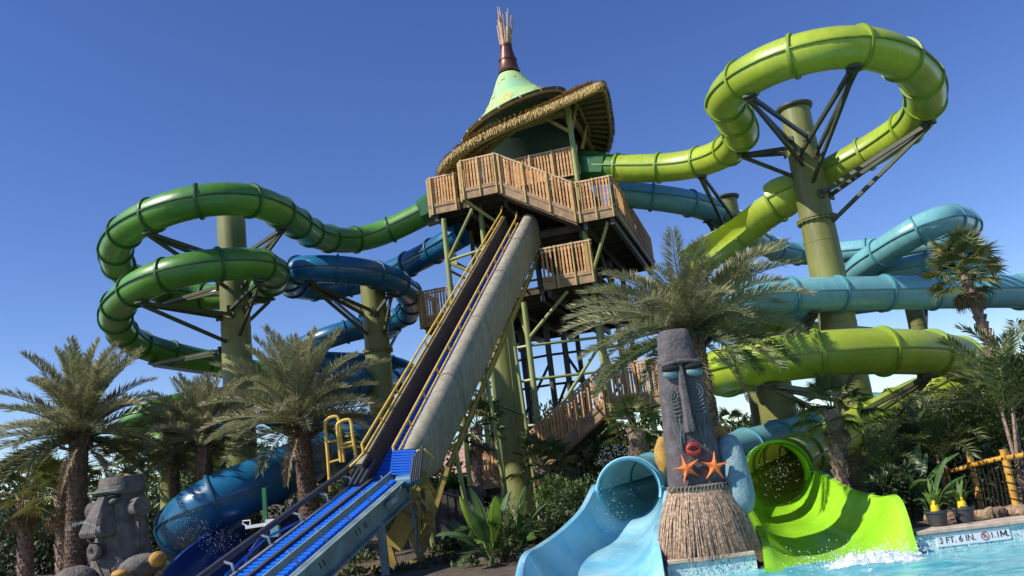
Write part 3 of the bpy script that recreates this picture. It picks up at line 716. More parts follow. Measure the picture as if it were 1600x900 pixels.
for (a, c) in (((2.88, -.62, 2.4), (4.88, -.05, 4.9)), ((4.88, -.05, 2.2), (2.88, -.62, 1.4)), ((2.5, 3.2, 1.5), (4.88, 3.7, 4.2)), ((4.88, 3.7, 1.5), (3.05, 3.3, 5.2)), ((.36, 3.6, 2), (2.5, 3.2, 5)), ((3.05, 3.3, 4.4), (1.4, 3.9, 1.8)), ((4.88, 0, 5.2), (4.88, 3.7, 2.4)),
               ((.36, .1, 8.3), (1.5, -.3, 9.7)), ((.36, .1, 8.3), (2.0, .1, 8.5)), ((.36, .1, 8.25), (1.8, .3, 7.4)), ((1.45, -.75, 9.85), (2.9, .4, 8.5)), ((4.88, -.05, 6.9), (5.7, -.6, 8.35)), ((4.88, -.05, 8.4), (3.2, .2, 9.6)), ((.36, .1, 5.5), (-.9, 1.55, 6.5)), ((2.88, -.62, 5.3), (4.3, -.9, 6.45)), ((2.88, -.62, 5.2), (2.3, .9, 6.4)), ((4.88, 3.7, 7), (4.88, .2, 9.6)), ((.36, 3.6, 7.0), (2.5, 3.2, 9.6)), ((2.5, 3.2, 7.0), (.36, 3.6, 9.6)),
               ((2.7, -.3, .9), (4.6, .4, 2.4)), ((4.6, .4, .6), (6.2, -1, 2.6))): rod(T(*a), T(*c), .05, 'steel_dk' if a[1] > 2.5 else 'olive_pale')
for (s, t, z) in ((.40, .1, 8.3), (2.92, -.62, 2.35), (4.88, -.05, 4.9)):
    MB().box(T(s + .12, t, z), .30, .03, .36, TROT).build('gusset_plate', 'olive_pale', tower)
for z in (8.0, 8.4):
    rod(T(.36, .1, z), T(.36, 3.6, z)); rod(T(.36, 3.6, z), T(4.88, 3.7, z))
# big centre pillar in front of the tower
bp = aY(797, 660, 22.4)
big = thing('support_pillar', 'broad pale green pillar under the tower crossed by the conveyor shadow', 'pillar', (bp.x, bp.y, GZ))
MB().lathe([(.52, GZ - .05), (.47, .9), (.385, 1.6), (.37, 3.0), (.365, 6.2)], 36, (bp.x, bp.y, 0)).build('shaft', 'olive', big, smooth=40)
b = MB(); b.lathe([(.0, 0), (.012, 0), (.012, 5.6), (0, 5.6)], 6, (bp.x + .19, bp.y - .33, .6), cap=False); b.build('seam_strip', 'olive', big)

# ---------------- roof
def R3(px, py, Y): return aY(px, py, Y)
rim_c = [R3(688, 290, 27.0), R3(684, 278, 26.0), R3(692, 258, 25.3), R3(712, 238, 24.9), R3(745, 217, 24.55), R3(790, 195, 24.15), R3(850, 170, 23.6), R3(905, 146, 23.1), R3(940, 131, 22.8), R3(949, 142, 23.6), R3(955, 175, 25.0), R3(957, 205, 26.6), R3(948, 238, 28.4), T(4.6, 6.0, 12.3), T(2.5, 6.3, 12.0), T(.6, 5.4, 11.5), T(-.5, 3.8, 11.2)]
rc = rim_c + [rim_c[0]]
rim = []
for k in range(len(rc) - 1):
    q = [rim_c[(k - 1) % 17], rim_c[k], rim_c[(k + 1) % 17], rim_c[(k + 2) % 17]]
    a, bq, c, d = q
    for j in range(7):
        t = j / 7
        rim.append(0.5 * ((2 * bq) + (c - a) * t + (2 * a - 5 * bq + 4 * c - d) * t * t + (3 * bq - a - 3 * c + d) * t ** 3))
NR = len(rim)
axis = T(2.63, 2.0, 0)
# cone base ring (tilted up to the right)
def ring_at(g, r, lift=0.0):
    d = TU * math.cos(g) + TV * math.sin(g)
    return Vector((axis.x, axis.y, 13.38)) + d * r + Vector((0, 0, .31 * r * math.cos(g) + lift + .18 * r * math.sin(g)))
def ang_of(p): return math.atan2((p - axis).dot(TV), (p - axis).dot(TU))
RB = 1.78
inner = []
for p in rim:
    q = ring_at(ang_of(p), RB - .15); inner.append(Vector((q.x, q.y, min(q.z - .1, p.z + .22 * (Vector((q.x - p.x, q.y - p.y)).length)))))
rings = []
for k in range(NR):
    p = rim[k]; q = inner[k]; m1 = p.lerp(q, .5) + Vector((0, 0, .04))
    out = (Vector((p.x - axis.x, p.y - axis.y, 0))).normalized()
    rings.append([p - Vector((0, 0, .10)), m1 - Vector((0, 0, .10)), q - Vector((0, 0, .10)), q + Vector((0, 0, .08)), m1 + Vector((0, 0, .10)), p + Vector((0, 0, .10)) + out * .02])
rings.append(rings[0])
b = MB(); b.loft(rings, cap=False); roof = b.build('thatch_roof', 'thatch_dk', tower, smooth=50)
b = MB(); rnd = random.Random(3)
for i in range(7200):
    f = rnd.random() * NR; k = int(f) % NR; p = rim[k].lerp(rim[(k + 1) % NR], f - int(f))
    out = (Vector((p.x - axis.x, p.y - axis.y, 0))).normalized(); tg = (rim[(k + 1) % NR] - rim[k]).normalized()
    o = p + out * rnd.uniform(-.06, .045) + Vector((0, 0, rnd.uniform(-.04, .10)))
    d = (out * rnd.uniform(.05, .40) + Vector((0, 0, -rnd.uniform(.6, 1.1))) + tg * rnd.uniform(-.35, .35)).normalized() * rnd.uniform(.08, .17)
    w = tg * rnd.uniform(.010, .02); b.add([o - w, o + w, o + d + w * .4, o + d - w * .4], [(0, 1, 2, 3)])
# thatch laid over the top surface
for i in range(3600):
    f = rnd.random() * NR; k = int(f) % NR; e = rnd.uniform(.30, 1)
    p = rings[k][5].lerp(rings[k][4], e) + Vector((0, 0, .02)); out = (Vector((p.x - axis.x, p.y - axis.y, 0))).normalized(); tg = Vector((-out.y, out.x, 0))
    d = (out + Vector((0, 0, rnd.uniform(-.25, .1))) + tg * rnd.uniform(-.2, .2)) * rnd.uniform(.2, .35); w = tg * rnd.uniform(.012, .025)
    b.add([p - w, p + w, p + d + w * .4, p + d - w * .4], [(0, 1, 2, 3)])
stuff(b.build('thatch_fringe', 'thatch', roof))
b = MB(); b.tube([rim[k] * 1.0 + (axis - Vector((rim[k].x, rim[k].y, 0))).normalized() * .10 + Vector((0, 0, -.14)) for k in range(NR)], .065, 8, closed=True); b.build('rim_beam', 'rafter', roof, smooth=50)
for k in range(0, NR, 2):
    a = rings[k][0] + Vector((0, 0, -.05)); c = rings[k][1] + Vector((0, 0, -.05)); e = rings[k][2] + Vector((0, 0, -.05))
    b = MB(); b.beam(a, c, .05, .075); b.beam(c, e, .05, .075); b.build('rafter', 'rafter', roof)
b = MB(); mids = [rings[k][1] + Vector((0, 0, -.13)) for k in range(NR)]; b.tube(mids, .05, 8, closed=True); b.build('purlin_ring', 'rafter', roof, smooth=50)
for k, (s, t) in ((52, (4.88, -.05)), (62, (4.88, -.05)), (72, (4.88, 1.5)), (82, (4.88, 3.7)), (44, (4.88, -.05)), (26, (1.5, .5)), (14, (1.5, .5)), (36, (1.5, .5))):
    e = rings[k % NR][1] + Vector((0, 0, -.15)); MB().beam(T(s, t, 11.55), e, .075, .10).build('knee_brace', 'rafter', roof)
MB().beam(T(1.4, .1, 12.0), T(5.0, -.05, 12.25), .12, .15).build('tie_beam', 'rafter', roof)
MB().beam(T(4.9, -.05, 12.25), T(4.9, 3.7, 12.25), .12, .15).build('tie_beam', 'rafter', roof)
# cone
zc = 14.99
rings = []; NA = 48
prof = [(RB, 0.0), (1.46, .16), (1.17, .33), (.90, .52), (.67, .73), (.49, .92), (.38, 1.0)]
for i, (r, f) in enumerate(prof):
    ring = []
    for k in range(NA):
        g = 2 * math.pi * k / NA; p0 = ring_at(g, RB)
        base = ring_at(g, r); top = Vector((axis.x, axis.y, zc)) + (TU * math.cos(g) + TV * math.sin(g)) * r
        h = f; low = base.z if i == 0 else base.z * (1 - h) + zc * h
        zz = ring_at(g, RB).z * (1 - h) + zc * h - .10 * math.sin(math.pi * h)
        ring.append(Vector((top.x, top.y, zz)))
    rings.append(ring)
b = MB(); b.loft(rings, cap=False); cone = b.build('cone_roof', 'cone_fabric', tower, smooth=60)
b = MB(); rnd = random.Random(5)
for i in range(70):
    f = rnd.random() ** 1.2 * (len(rings) - 1.01); k = int(f); g = rnd.randrange(NA); p = rings[k][g].lerp(rings[k + 1][g], f - k)
    nrm = (Vector((p.x - axis.x, p.y - axis.y, 0)).normalized() + Vector((0, 0, .65))).normalized(); tx = nrm.cross(Vector((0, 0, 1))).normalized(); ty = nrm.cross(tx)
    rr = rnd.uniform(.06, .15) * (1.25 - f / 8); q = []
    for j in range(10):
        h = 2 * math.pi * j / 10; r_ = rr * (1 + .35 * math.cos(5 * h)); q.append(p + nrm * .012 + tx * math.cos(h) * r_ + ty * math.sin(h) * r_)
    b.add(q, [tuple(range(10))])
stuff(b.build('flower_print', 'cone_patch', cone))
b = MB(); b.tube([ring_at(2 * math.pi * k / NA, RB + .02, -.06) for k in range(NA)], .055, 8, closed=True); b.build('base_ring', 'rafter', cone, smooth=50)
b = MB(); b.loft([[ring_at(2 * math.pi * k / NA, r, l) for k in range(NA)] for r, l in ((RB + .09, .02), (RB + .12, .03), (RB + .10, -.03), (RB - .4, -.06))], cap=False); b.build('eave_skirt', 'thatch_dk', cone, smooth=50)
for k in range(0, NA, 3):
    p = ring_at(2 * math.pi * k / NA, RB + .08, -.02); b = MB(); b.ball(p, .055, 8, 6); b.build('festoon_lamp', 'stick', cone, smooth=60)
zz = zc + .08
MB().lathe([(.38, -.02), (.40, .05), (.37, .09), (.31, .40), (.305, .43), (.33, .45), (.33, .50), (.295, .52), (.20, .98), (.22, 1.0), (.22, 1.08), (.17, 1.09)], 24, (axis.x, axis.y, zz)).build('bronze_cap', 'bronze', cone, smooth=30)
rnd = random.Random(9)
for i in range(17):
    g = 2 * math.pi * i / 17 + rnd.uniform(-.2, .2); r0 = rnd.uniform(.05, .19); L = rnd.uniform(.95, 1.75)
    a = Vector((axis.x + math.cos(g) * r0, axis.y + math.sin(g) * r0, zz + .95)); c = a + Vector((math.cos(g) * rnd.uniform(-.1, .34), math.sin(g) * rnd.uniform(-.1, .34), L))
    MB().tube([a, a.lerp(c, .5), c], [.034, .03, .018], 6).build('pole', 'stick', cone, smooth=50)
# painted green drum, roof-space shade put into its colour, and a pod of dark panels
dc = T(2.75, 2.5, 0)
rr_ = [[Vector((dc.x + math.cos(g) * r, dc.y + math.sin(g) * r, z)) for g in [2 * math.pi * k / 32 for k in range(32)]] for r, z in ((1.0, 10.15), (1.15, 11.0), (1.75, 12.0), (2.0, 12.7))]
b = MB(); b.loft(rr_); b.build('painted_drum', 'drum_green_shade', tower, smooth=40)
MB().box(T(.42, .4, 10.62), .26, .22, 1.04, TROT).build('control_box', 'fascia', tower)
b = MB(); fl = T(.40, .4, 11.14)
for e in (-1, 1):
    r2 = [fl + TU * x + TV * (e * y) + Vector((0, 0, z)) for x, y, z in ((-.16, .13, 0), (.16, .13, 0), (.10, .02, .46), (-.10, .02, .46))]
    b.add(r2 + [q + TV * .018 for q in r2], [(0, 1, 2, 3), (7, 6, 5, 4), (0, 4, 5, 1), (1, 5, 6, 2), (2, 6, 7, 3), (3, 7, 4, 0)])
tag(b.build('floor_sign', 'yel_fix', None), 'yellow A-frame floor sign behind the top deck railing', 'sign')

# ================================================================ MAIN CONVEYOR
cA = aY(596, 735, 15.2); cB = aY(802, 352, 24.6)      # middle of the trough, bottom and top
cd = (cB - cA).normalized(); cs = cd.cross(Vector((0, 0, 1))).normalized(); cu_ = cs.cross(cd)
CL = (cB - cA).length
conv = thing('tube_conveyor', 'long steep raft conveyor with grey casing and yellow handrails climbing to the tower', 'conveyor', (cA.x, cA.y, GZ))
def CP(l, s, u): return cA + cd * l + cs * s + cu_ * u
b = MB()
for sg_ in (-1,):
    b.beam(CP(-.2, sg_ * .25, .08), CP(CL, sg_ * .24, .08), .12, .50, cu_)
b.build('side_wall', 'trough', conv)
b = MB(); b.beam(CP(-.2, -.18, .09), CP(CL, -.17, .09), .02, .45, cu_); b.build('wall_shade_strip', 'trough_shade', conv)  # near-black strip paints the shade on the wall's inner face
b = MB(); b.beam(CP(-.3, .0, -.15), CP(CL, .0, -.15), .44, .05, cu_); b.build('belt_bed', 'belt_base', conv)
sl = shared(MB().beam(Vector((0, 0, 0)) - cs * .15, cs * .15, .10, .03, cu_), 'belt_slat', 'belt_blue')
nS = int((CL + .2) / .135)
for i in range(nS): inst('belt_slat', sl, conv, CP(-.2 + i * .135, -.01, -.10) - conv.location)
# casing: rounded rocky shell along the right side
rings = []; nC = 64
for i in range(nC + 1):
    f = i / nC; l = 0.35 + (CL - .25) * f; r = .345 + .03 * f
    if f < .05: r *= .72 + 5.6 * f
    c = CP(l, .225 + r * .66, -.06 - r * .2); ring = []
    for k in range(26):
        g = 2 * math.pi * k / 26; rr = r * (1 + .035 * noise.noise(Vector((l * .9, math.cos(g) * 1.3, math.sin(g) * 1.3))))
        cg, sg2 = math.cos(g), math.sin(g); hx = rr * .66 * (cg if sg2 > 0 else math.copysign(abs(cg) ** .42, cg) * (1 + .10 * sg2))
        ring.append(c + cs * hx + cu_ * sg2 * rr * (2.1 if sg2 < 0 else .9))
    rings.append(ring)
kk = [0, 14, 28, 42, 54, nC]
for a, c in zip(kk, kk[1:]):
    b = MB(); b.loft(rings[a:c + 1], cap=True); sec = b.build('casing_section', 'casing', conv, smooth=50)
    b = MB(); cc = sum(rings[c], Vector()) / 26
    b.loft([[cc + (q - cc) * 1.035 + cd * e for q in rings[c]] for e in (-.045, .045)], cap=False); b.build('casing_joint', 'casing', sec, smooth=40)
def rail_run(s, uo, l0, l1, hh, nm):
    b = MB(); b.tube([CP(l0, s, uo), CP(l0 + .05, s, uo + hh), CP(l1 - .05, s * .9, uo + hh), CP(l1 + .2, s * .9, uo + hh + .1)], .026, 8)
    b.tube([CP(l0, s, uo), CP(l1, s * .9, uo)], .022, 8); rl = b.build('handrail', 'yellow', conv, smooth=50)
    n = int((l1 - l0) / .95)
    for i in range(1, n + 1):
        l = l0 + (l1 - l0) * i / (n + .3); f = 1 - .1 * i / n
        MB().tube([CP(l, s * f, uo), CP(l, s * f, uo + hh)], .02, 6).build('rail_post', 'yellow', rl, smooth=50)
rail_run(-.26, .35, .1, CL, .15, 'l'); rail_run(.19, .04, .3, CL, .19, 'r')
b = MB(); b.tube([CP(.1, -.26, .35), CP(-.05, -.32, .33), CP(-.15, -.5, .25), CP(-.14, -.5, -.2)], .03, 8); b.build('rail_return', 'yellow', conv, smooth=50); b = MB(); b.tube([CP(.3, .19, .06), CP(.3, .8, .12), CP(.32, .9, -.1)], .028, 8); b.build('rail_return', 'yellow', conv, smooth=50)
# truss below the casing
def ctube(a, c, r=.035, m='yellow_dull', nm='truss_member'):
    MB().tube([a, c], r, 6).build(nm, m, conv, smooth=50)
nT = 17; l0, l1 = -.3, CL * .96
nodes = {}
for i in range(nT + 1):
    l = l0 + (l1 - l0) * i / nT
    nodes[i] = (CP(l, .08, -.30), CP(l, .62, -.95), CP(l, .25, -1.55))
for j in range(3): 
    for i in range(nT): ctube(nodes[i][j], nodes[i + 1][j], .038)
for i in range(nT + 1):
    ctube(nodes[i][0], nodes[i][2], .024); ctube(nodes[i][1], nodes[i][2], .024); ctube(nodes[i][0], nodes[i][1], .024)
    if i < nT: ctube(nodes[i][2], nodes[i + 1][1], .024); ctube(nodes[i][0], nodes[i + 1][2], .024)
for i in (3, 7, 11):
    for j, ds in ((0, 0.0), (1, .15)):
        q = nodes[i][j]; ctube(q, Vector((q.x + ds, q.y + .3, GZ)), .055, 'olive_pale', 'support_leg')
    ctube(Vector((nodes[i][0].x, nodes[i][0].y + .1, nodes[i][0].z * .55)), Vector((nodes[i][1].x, nodes[i][1].y + .1, nodes[i][1].z * .55)), .03, 'steel_dk', 'cross_brace')
# yellow counterweight frame at the foot
def Y_(px, py, Y=15.0): return aY(px, py, Y)
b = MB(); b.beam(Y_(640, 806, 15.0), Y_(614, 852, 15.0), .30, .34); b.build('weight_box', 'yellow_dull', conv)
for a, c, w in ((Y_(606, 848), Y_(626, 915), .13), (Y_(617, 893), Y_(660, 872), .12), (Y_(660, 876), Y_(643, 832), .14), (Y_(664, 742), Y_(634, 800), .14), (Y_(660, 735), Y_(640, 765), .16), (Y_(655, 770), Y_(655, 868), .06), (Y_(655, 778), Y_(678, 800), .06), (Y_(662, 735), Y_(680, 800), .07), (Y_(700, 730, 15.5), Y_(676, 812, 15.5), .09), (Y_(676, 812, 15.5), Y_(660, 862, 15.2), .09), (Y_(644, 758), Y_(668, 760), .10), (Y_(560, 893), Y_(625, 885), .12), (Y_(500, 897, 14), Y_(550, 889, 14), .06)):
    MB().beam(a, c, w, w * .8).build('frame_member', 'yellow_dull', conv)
b = MB(); b.tube([Y_(641, 740, 14.6), Y_(639, 790, 14.6), Y_(645, 800, 14.6), Y_(650, 830, 14.6), Y_(652, 862, 14.6), Y_(660, 866, 14.6)], .022, 6); b.build('hose', 'motor_blue', conv, smooth=50)
# side gate of bars
b = MB()
for k in range(5): b.tube([Y_(641 + k * 3.6, 755 - k * 1.5, 14.4), Y_(647 + k * 3.4, 712 - k * 4, 14.4)], .026, 6)
b.build('bar_gate', 'navy_rail', conv, smooth=50)
# hump of blue belt beside the rail
pA = Y_(627, 742, 14.5); pB = Y_(631, 703, 15.0); hs = shared(MB().box((0, 0, 0), .40, .03, .036, None), 'belt_slat', 'belt_blue')
b = MB(); b.beam(pA + Vector((0, .04, 0)), pB + Vector((0, .04, 0)), .42, .03, (0, -1, 0)); b.build('belt_bed', 'belt_base', conv)
for i in range(9): inst('belt_slat', hs, conv, pA.lerp(pB, (i + .5) / 9) - conv.location, (0, R_(4), 0))

# ================================================================ FRONT BELT CONVEYOR
fA = aY(408, 900, 11.0); fB = aY(596, 748, 14.9); fd = (fB - fA).normalized(); fs = fd.cross(Vector((0, 0, 1))).normalized(); fu = fs.cross(fd); FL = (fB - fA).length
fc = thing('belt_conveyor', 'blue slatted loading belt conveyor with grey side plates in the foreground', 'conveyor', (fA.x, fA.y, 0))
def FP(l, s, u): return fA + fd * l + fs * s + fu * u
L0 = -1.6; W = .86
MB().beam(FP(L0, 0, -.05), FP(FL, 0, -.05), W, .04, fu).build('belt_bed', 'belt_base', fc)
fsl = shared(MB().beam(-fs * (W * .112), fs * (W * .112), .074, .03, fu), 'belt_slat', 'belt_blue')
nrow = int((FL - L0) / .125)
for i in range(nrow):
    for j in range(4):
        l = L0 + i * .125 + (.06 if j % 2 else 0); inst('belt_slat', fsl, fc, FP(l, -W / 2 + W * (j + .5) / 4, -.02) - fc.location)
MB().beam(FP(L0, -.17, .02), FP(FL, -.17, .02), .06, .03, fu).build('wear_strip', 'rubber', fc)
b = MB(); b.beam(FP(L0, .30, .11), FP(FL - .1, .30, .11), .03, .10, fu); g = b.build('guide_bar', 'greyblue', fc)
for i in range(6):
    l = .3 + i * .82; MB().tube([FP(l, .25, .2), FP(l, .33, .06), FP(l, .40, -.02)], .016, 6).build('guide_bracket', 'galv', g, smooth=50)
sp = MB(); sp.beam(FP(L0, W / 2 + .06, -.16), FP(FL - .2, W / 2 + .06, -.16), .05, .36, fu); sp.beam(FP(L0, W / 2 + .10, -.345), FP(FL - .2, W / 2 + .10, -.345), .14, .03, fu); sp.beam(FP(L0, W / 2 + .09, .005), FP(FL - .2, W / 2 + .09, .005), .12, .02, fu)
spo = sp.build('side_plate', 'greyblue', fc)
for l in (.55, .66, 1.75, 1.87, 2.05, 2.12, 3.05, 3.16, 4.1):
    MB().beam(FP(l, W / 2 + .087, -.10), FP(l + .05, W / 2 + .087, -.20), .006, .03, fu).build('slot', 'rubber', spo)
MB().beam(FP(L0, -W / 2 - .05, -.12), FP(FL, -W / 2 - .05, -.12), .06, .28, fu).build('side_plate', 'galv', fc)
b = MB(); b.tube([FP(L0, -W / 2 - .24, .14), FP(FL * .5, -W / 2 - .24, .18), FP(FL, -W / 2 - .22, .22), FP(FL + .55, -W / 2 - .2, .30)], .048, 10); gr = b.build('guard_tube', 'navy_rail', fc, smooth=50)
for i in range(5):
    l = .2 + i * .95; MB().tube([FP(l, -W / 2 - .07, -.04), FP(l, -W / 2 - .09, .12), FP(l, -W / 2 - .2, .16)], .02, 6).build('guide_bracket', 'galv', gr, smooth=50)
for k in range(4):
    b = MB(); b.tube([FP(FL - .35 + k * .02, -W / 2 - .14 + k * .10, .02), FP(FL + .35, -W / 2 - .10 + k * .10, .26)], .04, 8); b.build('deflector_bar', 'navy_rail', fc, smooth=50)
b = MB(); b.tube([FP(.1, -W / 2 - .14, .02), FP(1.2, -W / 2 - .16, .1), FP(2.1, -W / 2 - .1, .02)], .018, 6); b.build('air_hose', 'belt_blue', fc, smooth=50)
for l in (2.62, -.9):
    q = FP(l, W / 2 + .10, -.3); MB().beam(q, Vector((q.x + .03, q.y, -.1 if q.y < POOL_Y else GZ - .05)), .12, .10, (0, 1, 0)).build('leg', 'greyblue', fc)
    q = FP(l, -W / 2 - .04, -.25); MB().beam(q, Vector((q.x, q.y, -.1 if q.y < POOL_Y else GZ - .05)), .12, .10, (0, 1, 0)).build('leg', 'greyblue', fc)
q = FP(FL - .28, W / 2 + .10, -.02)
b = MB(); b.tube([q - fs * .12, q + fs * .16], .115, 16); b.tube([q + fs * .16, q + fs * .2], .075, 12); mo = b.build('drive_motor', 'motor_blue', fc, smooth=40)
MB().box(q + Vector((.20, .05, .05)), .16, .14, .22).build('gearbox', 'motor_blue', mo)
q = FP(2.9, W / 2 + .17, -.12); MB().tube([q, q + fd * .25], .06, 12).build('sensor_can', 'galv', fc, smooth=40)
MB().tube([q + fd * .25, q + fd * .6 + fu * .1], .015, 6).build('sensor_rod', 'galv', fc, smooth=40)

# yellow hooped gate rails beside the conveyor foot
def hoop(label, pts, bars, Y):
    root = thing('safety_gate', label, 'gate rail', aY(pts[0][0], pts[0][1], Y)); P = [aY(x, y, Y) for x, y in pts]
    MB().tube(catmull(P, 6), .033, 8).build('hoop', 'yellow', root, smooth=50)
    for a, c in bars: MB().tube([aY(*a, Y), aY(*c, Y)], .026, 8).build('rail', 'yellow', root, smooth=50)
hoop('yellow tubular hoop gate with two crossbars, left of its pair', [(516, 768), (512, 710), (508, 665), (512, 655), (522, 651), (529, 655), (532, 680), (538, 722)], [((511, 691), (534, 687)), ((514, 723), (536, 717))], 16.2)
hoop('yellow tubular hoop gate overlapping the other, next to conveyor foot', [(533, 722), (527, 670), (531, 660), (541, 656), (548, 659), (551, 680), (556, 714)], [((530, 695), (553, 690)), ((533, 700), (553, 696))], 15.9)
# green post with a white swing arm
ps = aY(417, 850, 16.5); pst = thing('signal_post', 'green post with white swing arm beside the palm trunk', 'post', (ps.x, ps.y, GZ))
pt = aY(413, 762, 16.5); MB().box(((ps.x + pt.x) / 2, ps.y, (GZ + pt.z) / 2), .075, .075, pt.z - GZ).build('post', 'post_green', pst)
b = MB(); b.beam(aY(384, 824, 16.4), aY(424, 818, 16.4), .06, .06); b.box(aY(423, 817, 16.4), .16, .12, .14); b.tube([aY(x, y, 16.4) for x, y in ((386, 822), (379, 818), (380, 814), (391, 813), (391, 820))], .014, 6); b.build('swing_arm', 'white', pst)
MB().box(aY(430, 830, 16.3), .16, .12, .2).build('lamp_head', 'teal_gel', pst)
# dark timber retaining boards under the conveyor foot
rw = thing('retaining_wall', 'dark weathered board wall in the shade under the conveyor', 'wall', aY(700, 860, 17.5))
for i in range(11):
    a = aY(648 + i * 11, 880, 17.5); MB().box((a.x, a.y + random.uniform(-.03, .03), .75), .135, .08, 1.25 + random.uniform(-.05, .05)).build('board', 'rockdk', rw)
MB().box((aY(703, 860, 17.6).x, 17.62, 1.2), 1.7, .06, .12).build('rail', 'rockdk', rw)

# ================================================================ TIKI STATUE WITH GRASS SKIRT
def sup(c, hx, hy, z, n=28, e=3.4, jit=.0, seed=0):
    ring = []
    for k in range(n):
        g = 2 * math.pi * k / n; cx, sy = math.cos(g), math.sin(g)
        r = (abs(cx) ** e + abs(sy) ** e) ** (-1 / e)
        f = 1 + jit * noise.noise(Vector((cx * 1.7 + seed, sy * 1.7, z * 2.4)))
        ring.append(Vector((c[0] + cx * r * hx * f, c[1] + sy * r * hy * f, z)))
    return ring
TY = 11.75
tb = aY(1097, 872, TY); tiki = thing('tiki_statue', 'tall carved stone tiki statue wearing a straw skirt between the flumes', 'statue', (tb.x, TY, GZ))
def tz(px, py): return aY(px, py, TY).z
cx = lambda px, py: aY(px, py, TY).x
levels = [(1072, 856, 46), (1085, 800, 47), (1086, 762, 46.5), (1081, 720, 44), (1078, 690, 42), (1072, 650, 38), (1066, 610, 34.5), (1060, 575, 31.5)]
xc = cx(1086, 740)
rings = []
prof = [(.25, .40, .34), (1.0, .375, .31), (1.35, .365, .29), (1.62, .352, .275), (1.85, .34, .265), (2.15, .322, .25), (2.45, .302, .24), (2.72, .280, .225), (2.80, .275, .22)]
for z, hx, hy in [(prof[0][0], prof[0][1], prof[0][2])] + [tuple(prof[i][j] + (prof[i + 1][j] - prof[i][j]) * t for j in range(3)) for i in range(len(prof) - 1) for t in (0, .33, .66)] + [prof[-1]]:
    rings.append(sup((xc, TY), hx, hy, z, jit=.045))
b = MB(); b.loft(rings); body = b.build('body', 'stone_dk', tiki, smooth=50)
FY = lambda z: TY - (.29 + (1.62 - z) * .035 - (.0 if z < 2.4 else (z - 2.4) * .03))
# topknot above the brow
zt = tz(1052, 527)
b = MB(); b.loft([sup((xc - .005, TY), h, d, z, jit=.04, seed=3) for z, h, d in ((2.795, .274, .265), (2.84, .277, .275), (2.89, .242, .25), (3.02, .234, .24), (3.14, .226, .23), (3.24, .212, .21), (3.27, .17, .16))]); hd = b.build('head_cap', 'stone_dk', tiki, smooth=50)
# brow ridge, black balls painting the brow's shade, eyelids, nose
b = MB(); b.tube([Vector((xc + x, TY - .30 + abs(x) ** 2 * .45, 2.80 - abs(x) ** 2 * .6)) for x in [-.275 + .55 * i / 14 for i in range(15)]], [.022] + [.032] * 13 + [.022], 8); b.build('brow_ridge', 'stone_dk', tiki, smooth=60)
for sg_ in (-1, 1):
    c = Vector((xc + sg_ * .155, TY - .245, 2.665)); b = MB()
    rg = []
    for i in range(11):
        a = math.pi * i / 10; w = .115
        rg.append([c + Vector((math.cos(a) * w, -.055 * math.sin(v) * math.sin(a) - .012, .055 - .11 * (v / math.pi) * (.25 + .75 * math.sin(a)))) for v in [math.pi * j / 7 for j in range(8)]])
    b.loft(rg, closed=False, cap=False); b.ball(c + Vector((0, -.02, -.03)), (.125, .06, .062), 14, 9); b.build('eyelid', 'eye_blue', tiki, smooth=60)
    b = MB(); b.ball(c + Vector((0, -.025, .045)), (.135, .075, .052), 14, 8); b.build('eye_shade', 'recess_black', tiki, smooth=60)
rg = []
for z, w, d in ((2.79, .045, .05), (2.6, .05, .085), (2.3, .058, .10), (2.05, .07, .11), (1.9, .082, .125), (1.83, .07, .10)):
    y = FY(z); rg.append([Vector((xc - .03 + q * w, y + e * d, z)) for q, e in ((-1, .5), (-.85, -.6), (-.5, -1), (.5, -1), (.85, -.6), (1, .5))])
b = MB(); b.loft(rg); b.build('nose', 'stone_dk', tiki, smooth=35)
for sg_, zz0 in ((-1, 0), (1, 0)):    # engraved spiral and wave marks
    b = MB(); c = Vector((xc - .03 + sg_ * .165, 0, 2.36)); pts = []
    for i in range(34):
        a = i * .42; r = .014 + .0042 * i * .42 * 1.6
        z = c.z + math.sin(a) * r * 1.05; pts.append(Vector((c.x + math.cos(a) * r * sg_, FY(z) - .012, z)))
    b.tube(pts, .0065, 5)
    for j in range(4):
        z0 = 2.25 - j * .055; b.tube([Vector((c.x + x, FY(z0) - .012, z0 - .028 * math.cos(x * 18))) for x in [-.085 + .17 * i / 8 for i in range(9)]], .0085, 5)
    for xa, xb in ((-.055, .0), (.055, .012)):
        b.tube([Vector((c.x + xa, FY(2.04) - .010, 2.04)), Vector((c.x + (xa + xb) * .55, FY(1.85) - .008, 1.85)), Vector((c.x + xb, FY(1.62) - .006, 1.62))], .008, 5)
    b.build('carved_mark', 'carve', tiki, smooth=60)
# lips with spout
b = MB(); lc = Vector((xc - .03, FY(1.62) - .03, 1.60))
b.tube([lc + Vector((math.cos(g) * .085, 0, math.sin(g) * (.05 if math.sin(g) < 0 else .06) * (1 - .35 * abs(math.cos(g)) ** 2))) for g in [2 * math.pi * k / 20 for k in range(20)]], [.042 - .02 * abs(math.cos(2 * math.pi * k / 20)) ** 4 for k in range(20)], 10, closed=True); b.build('lips', 'red_lip', tiki, smooth=60)
b = MB(); b.tube([lc + Vector((0, .03, 0)), lc + Vector((0, -.035, 0))], .04, 12); b.build('spout', 'recess_black', tiki, smooth=50)
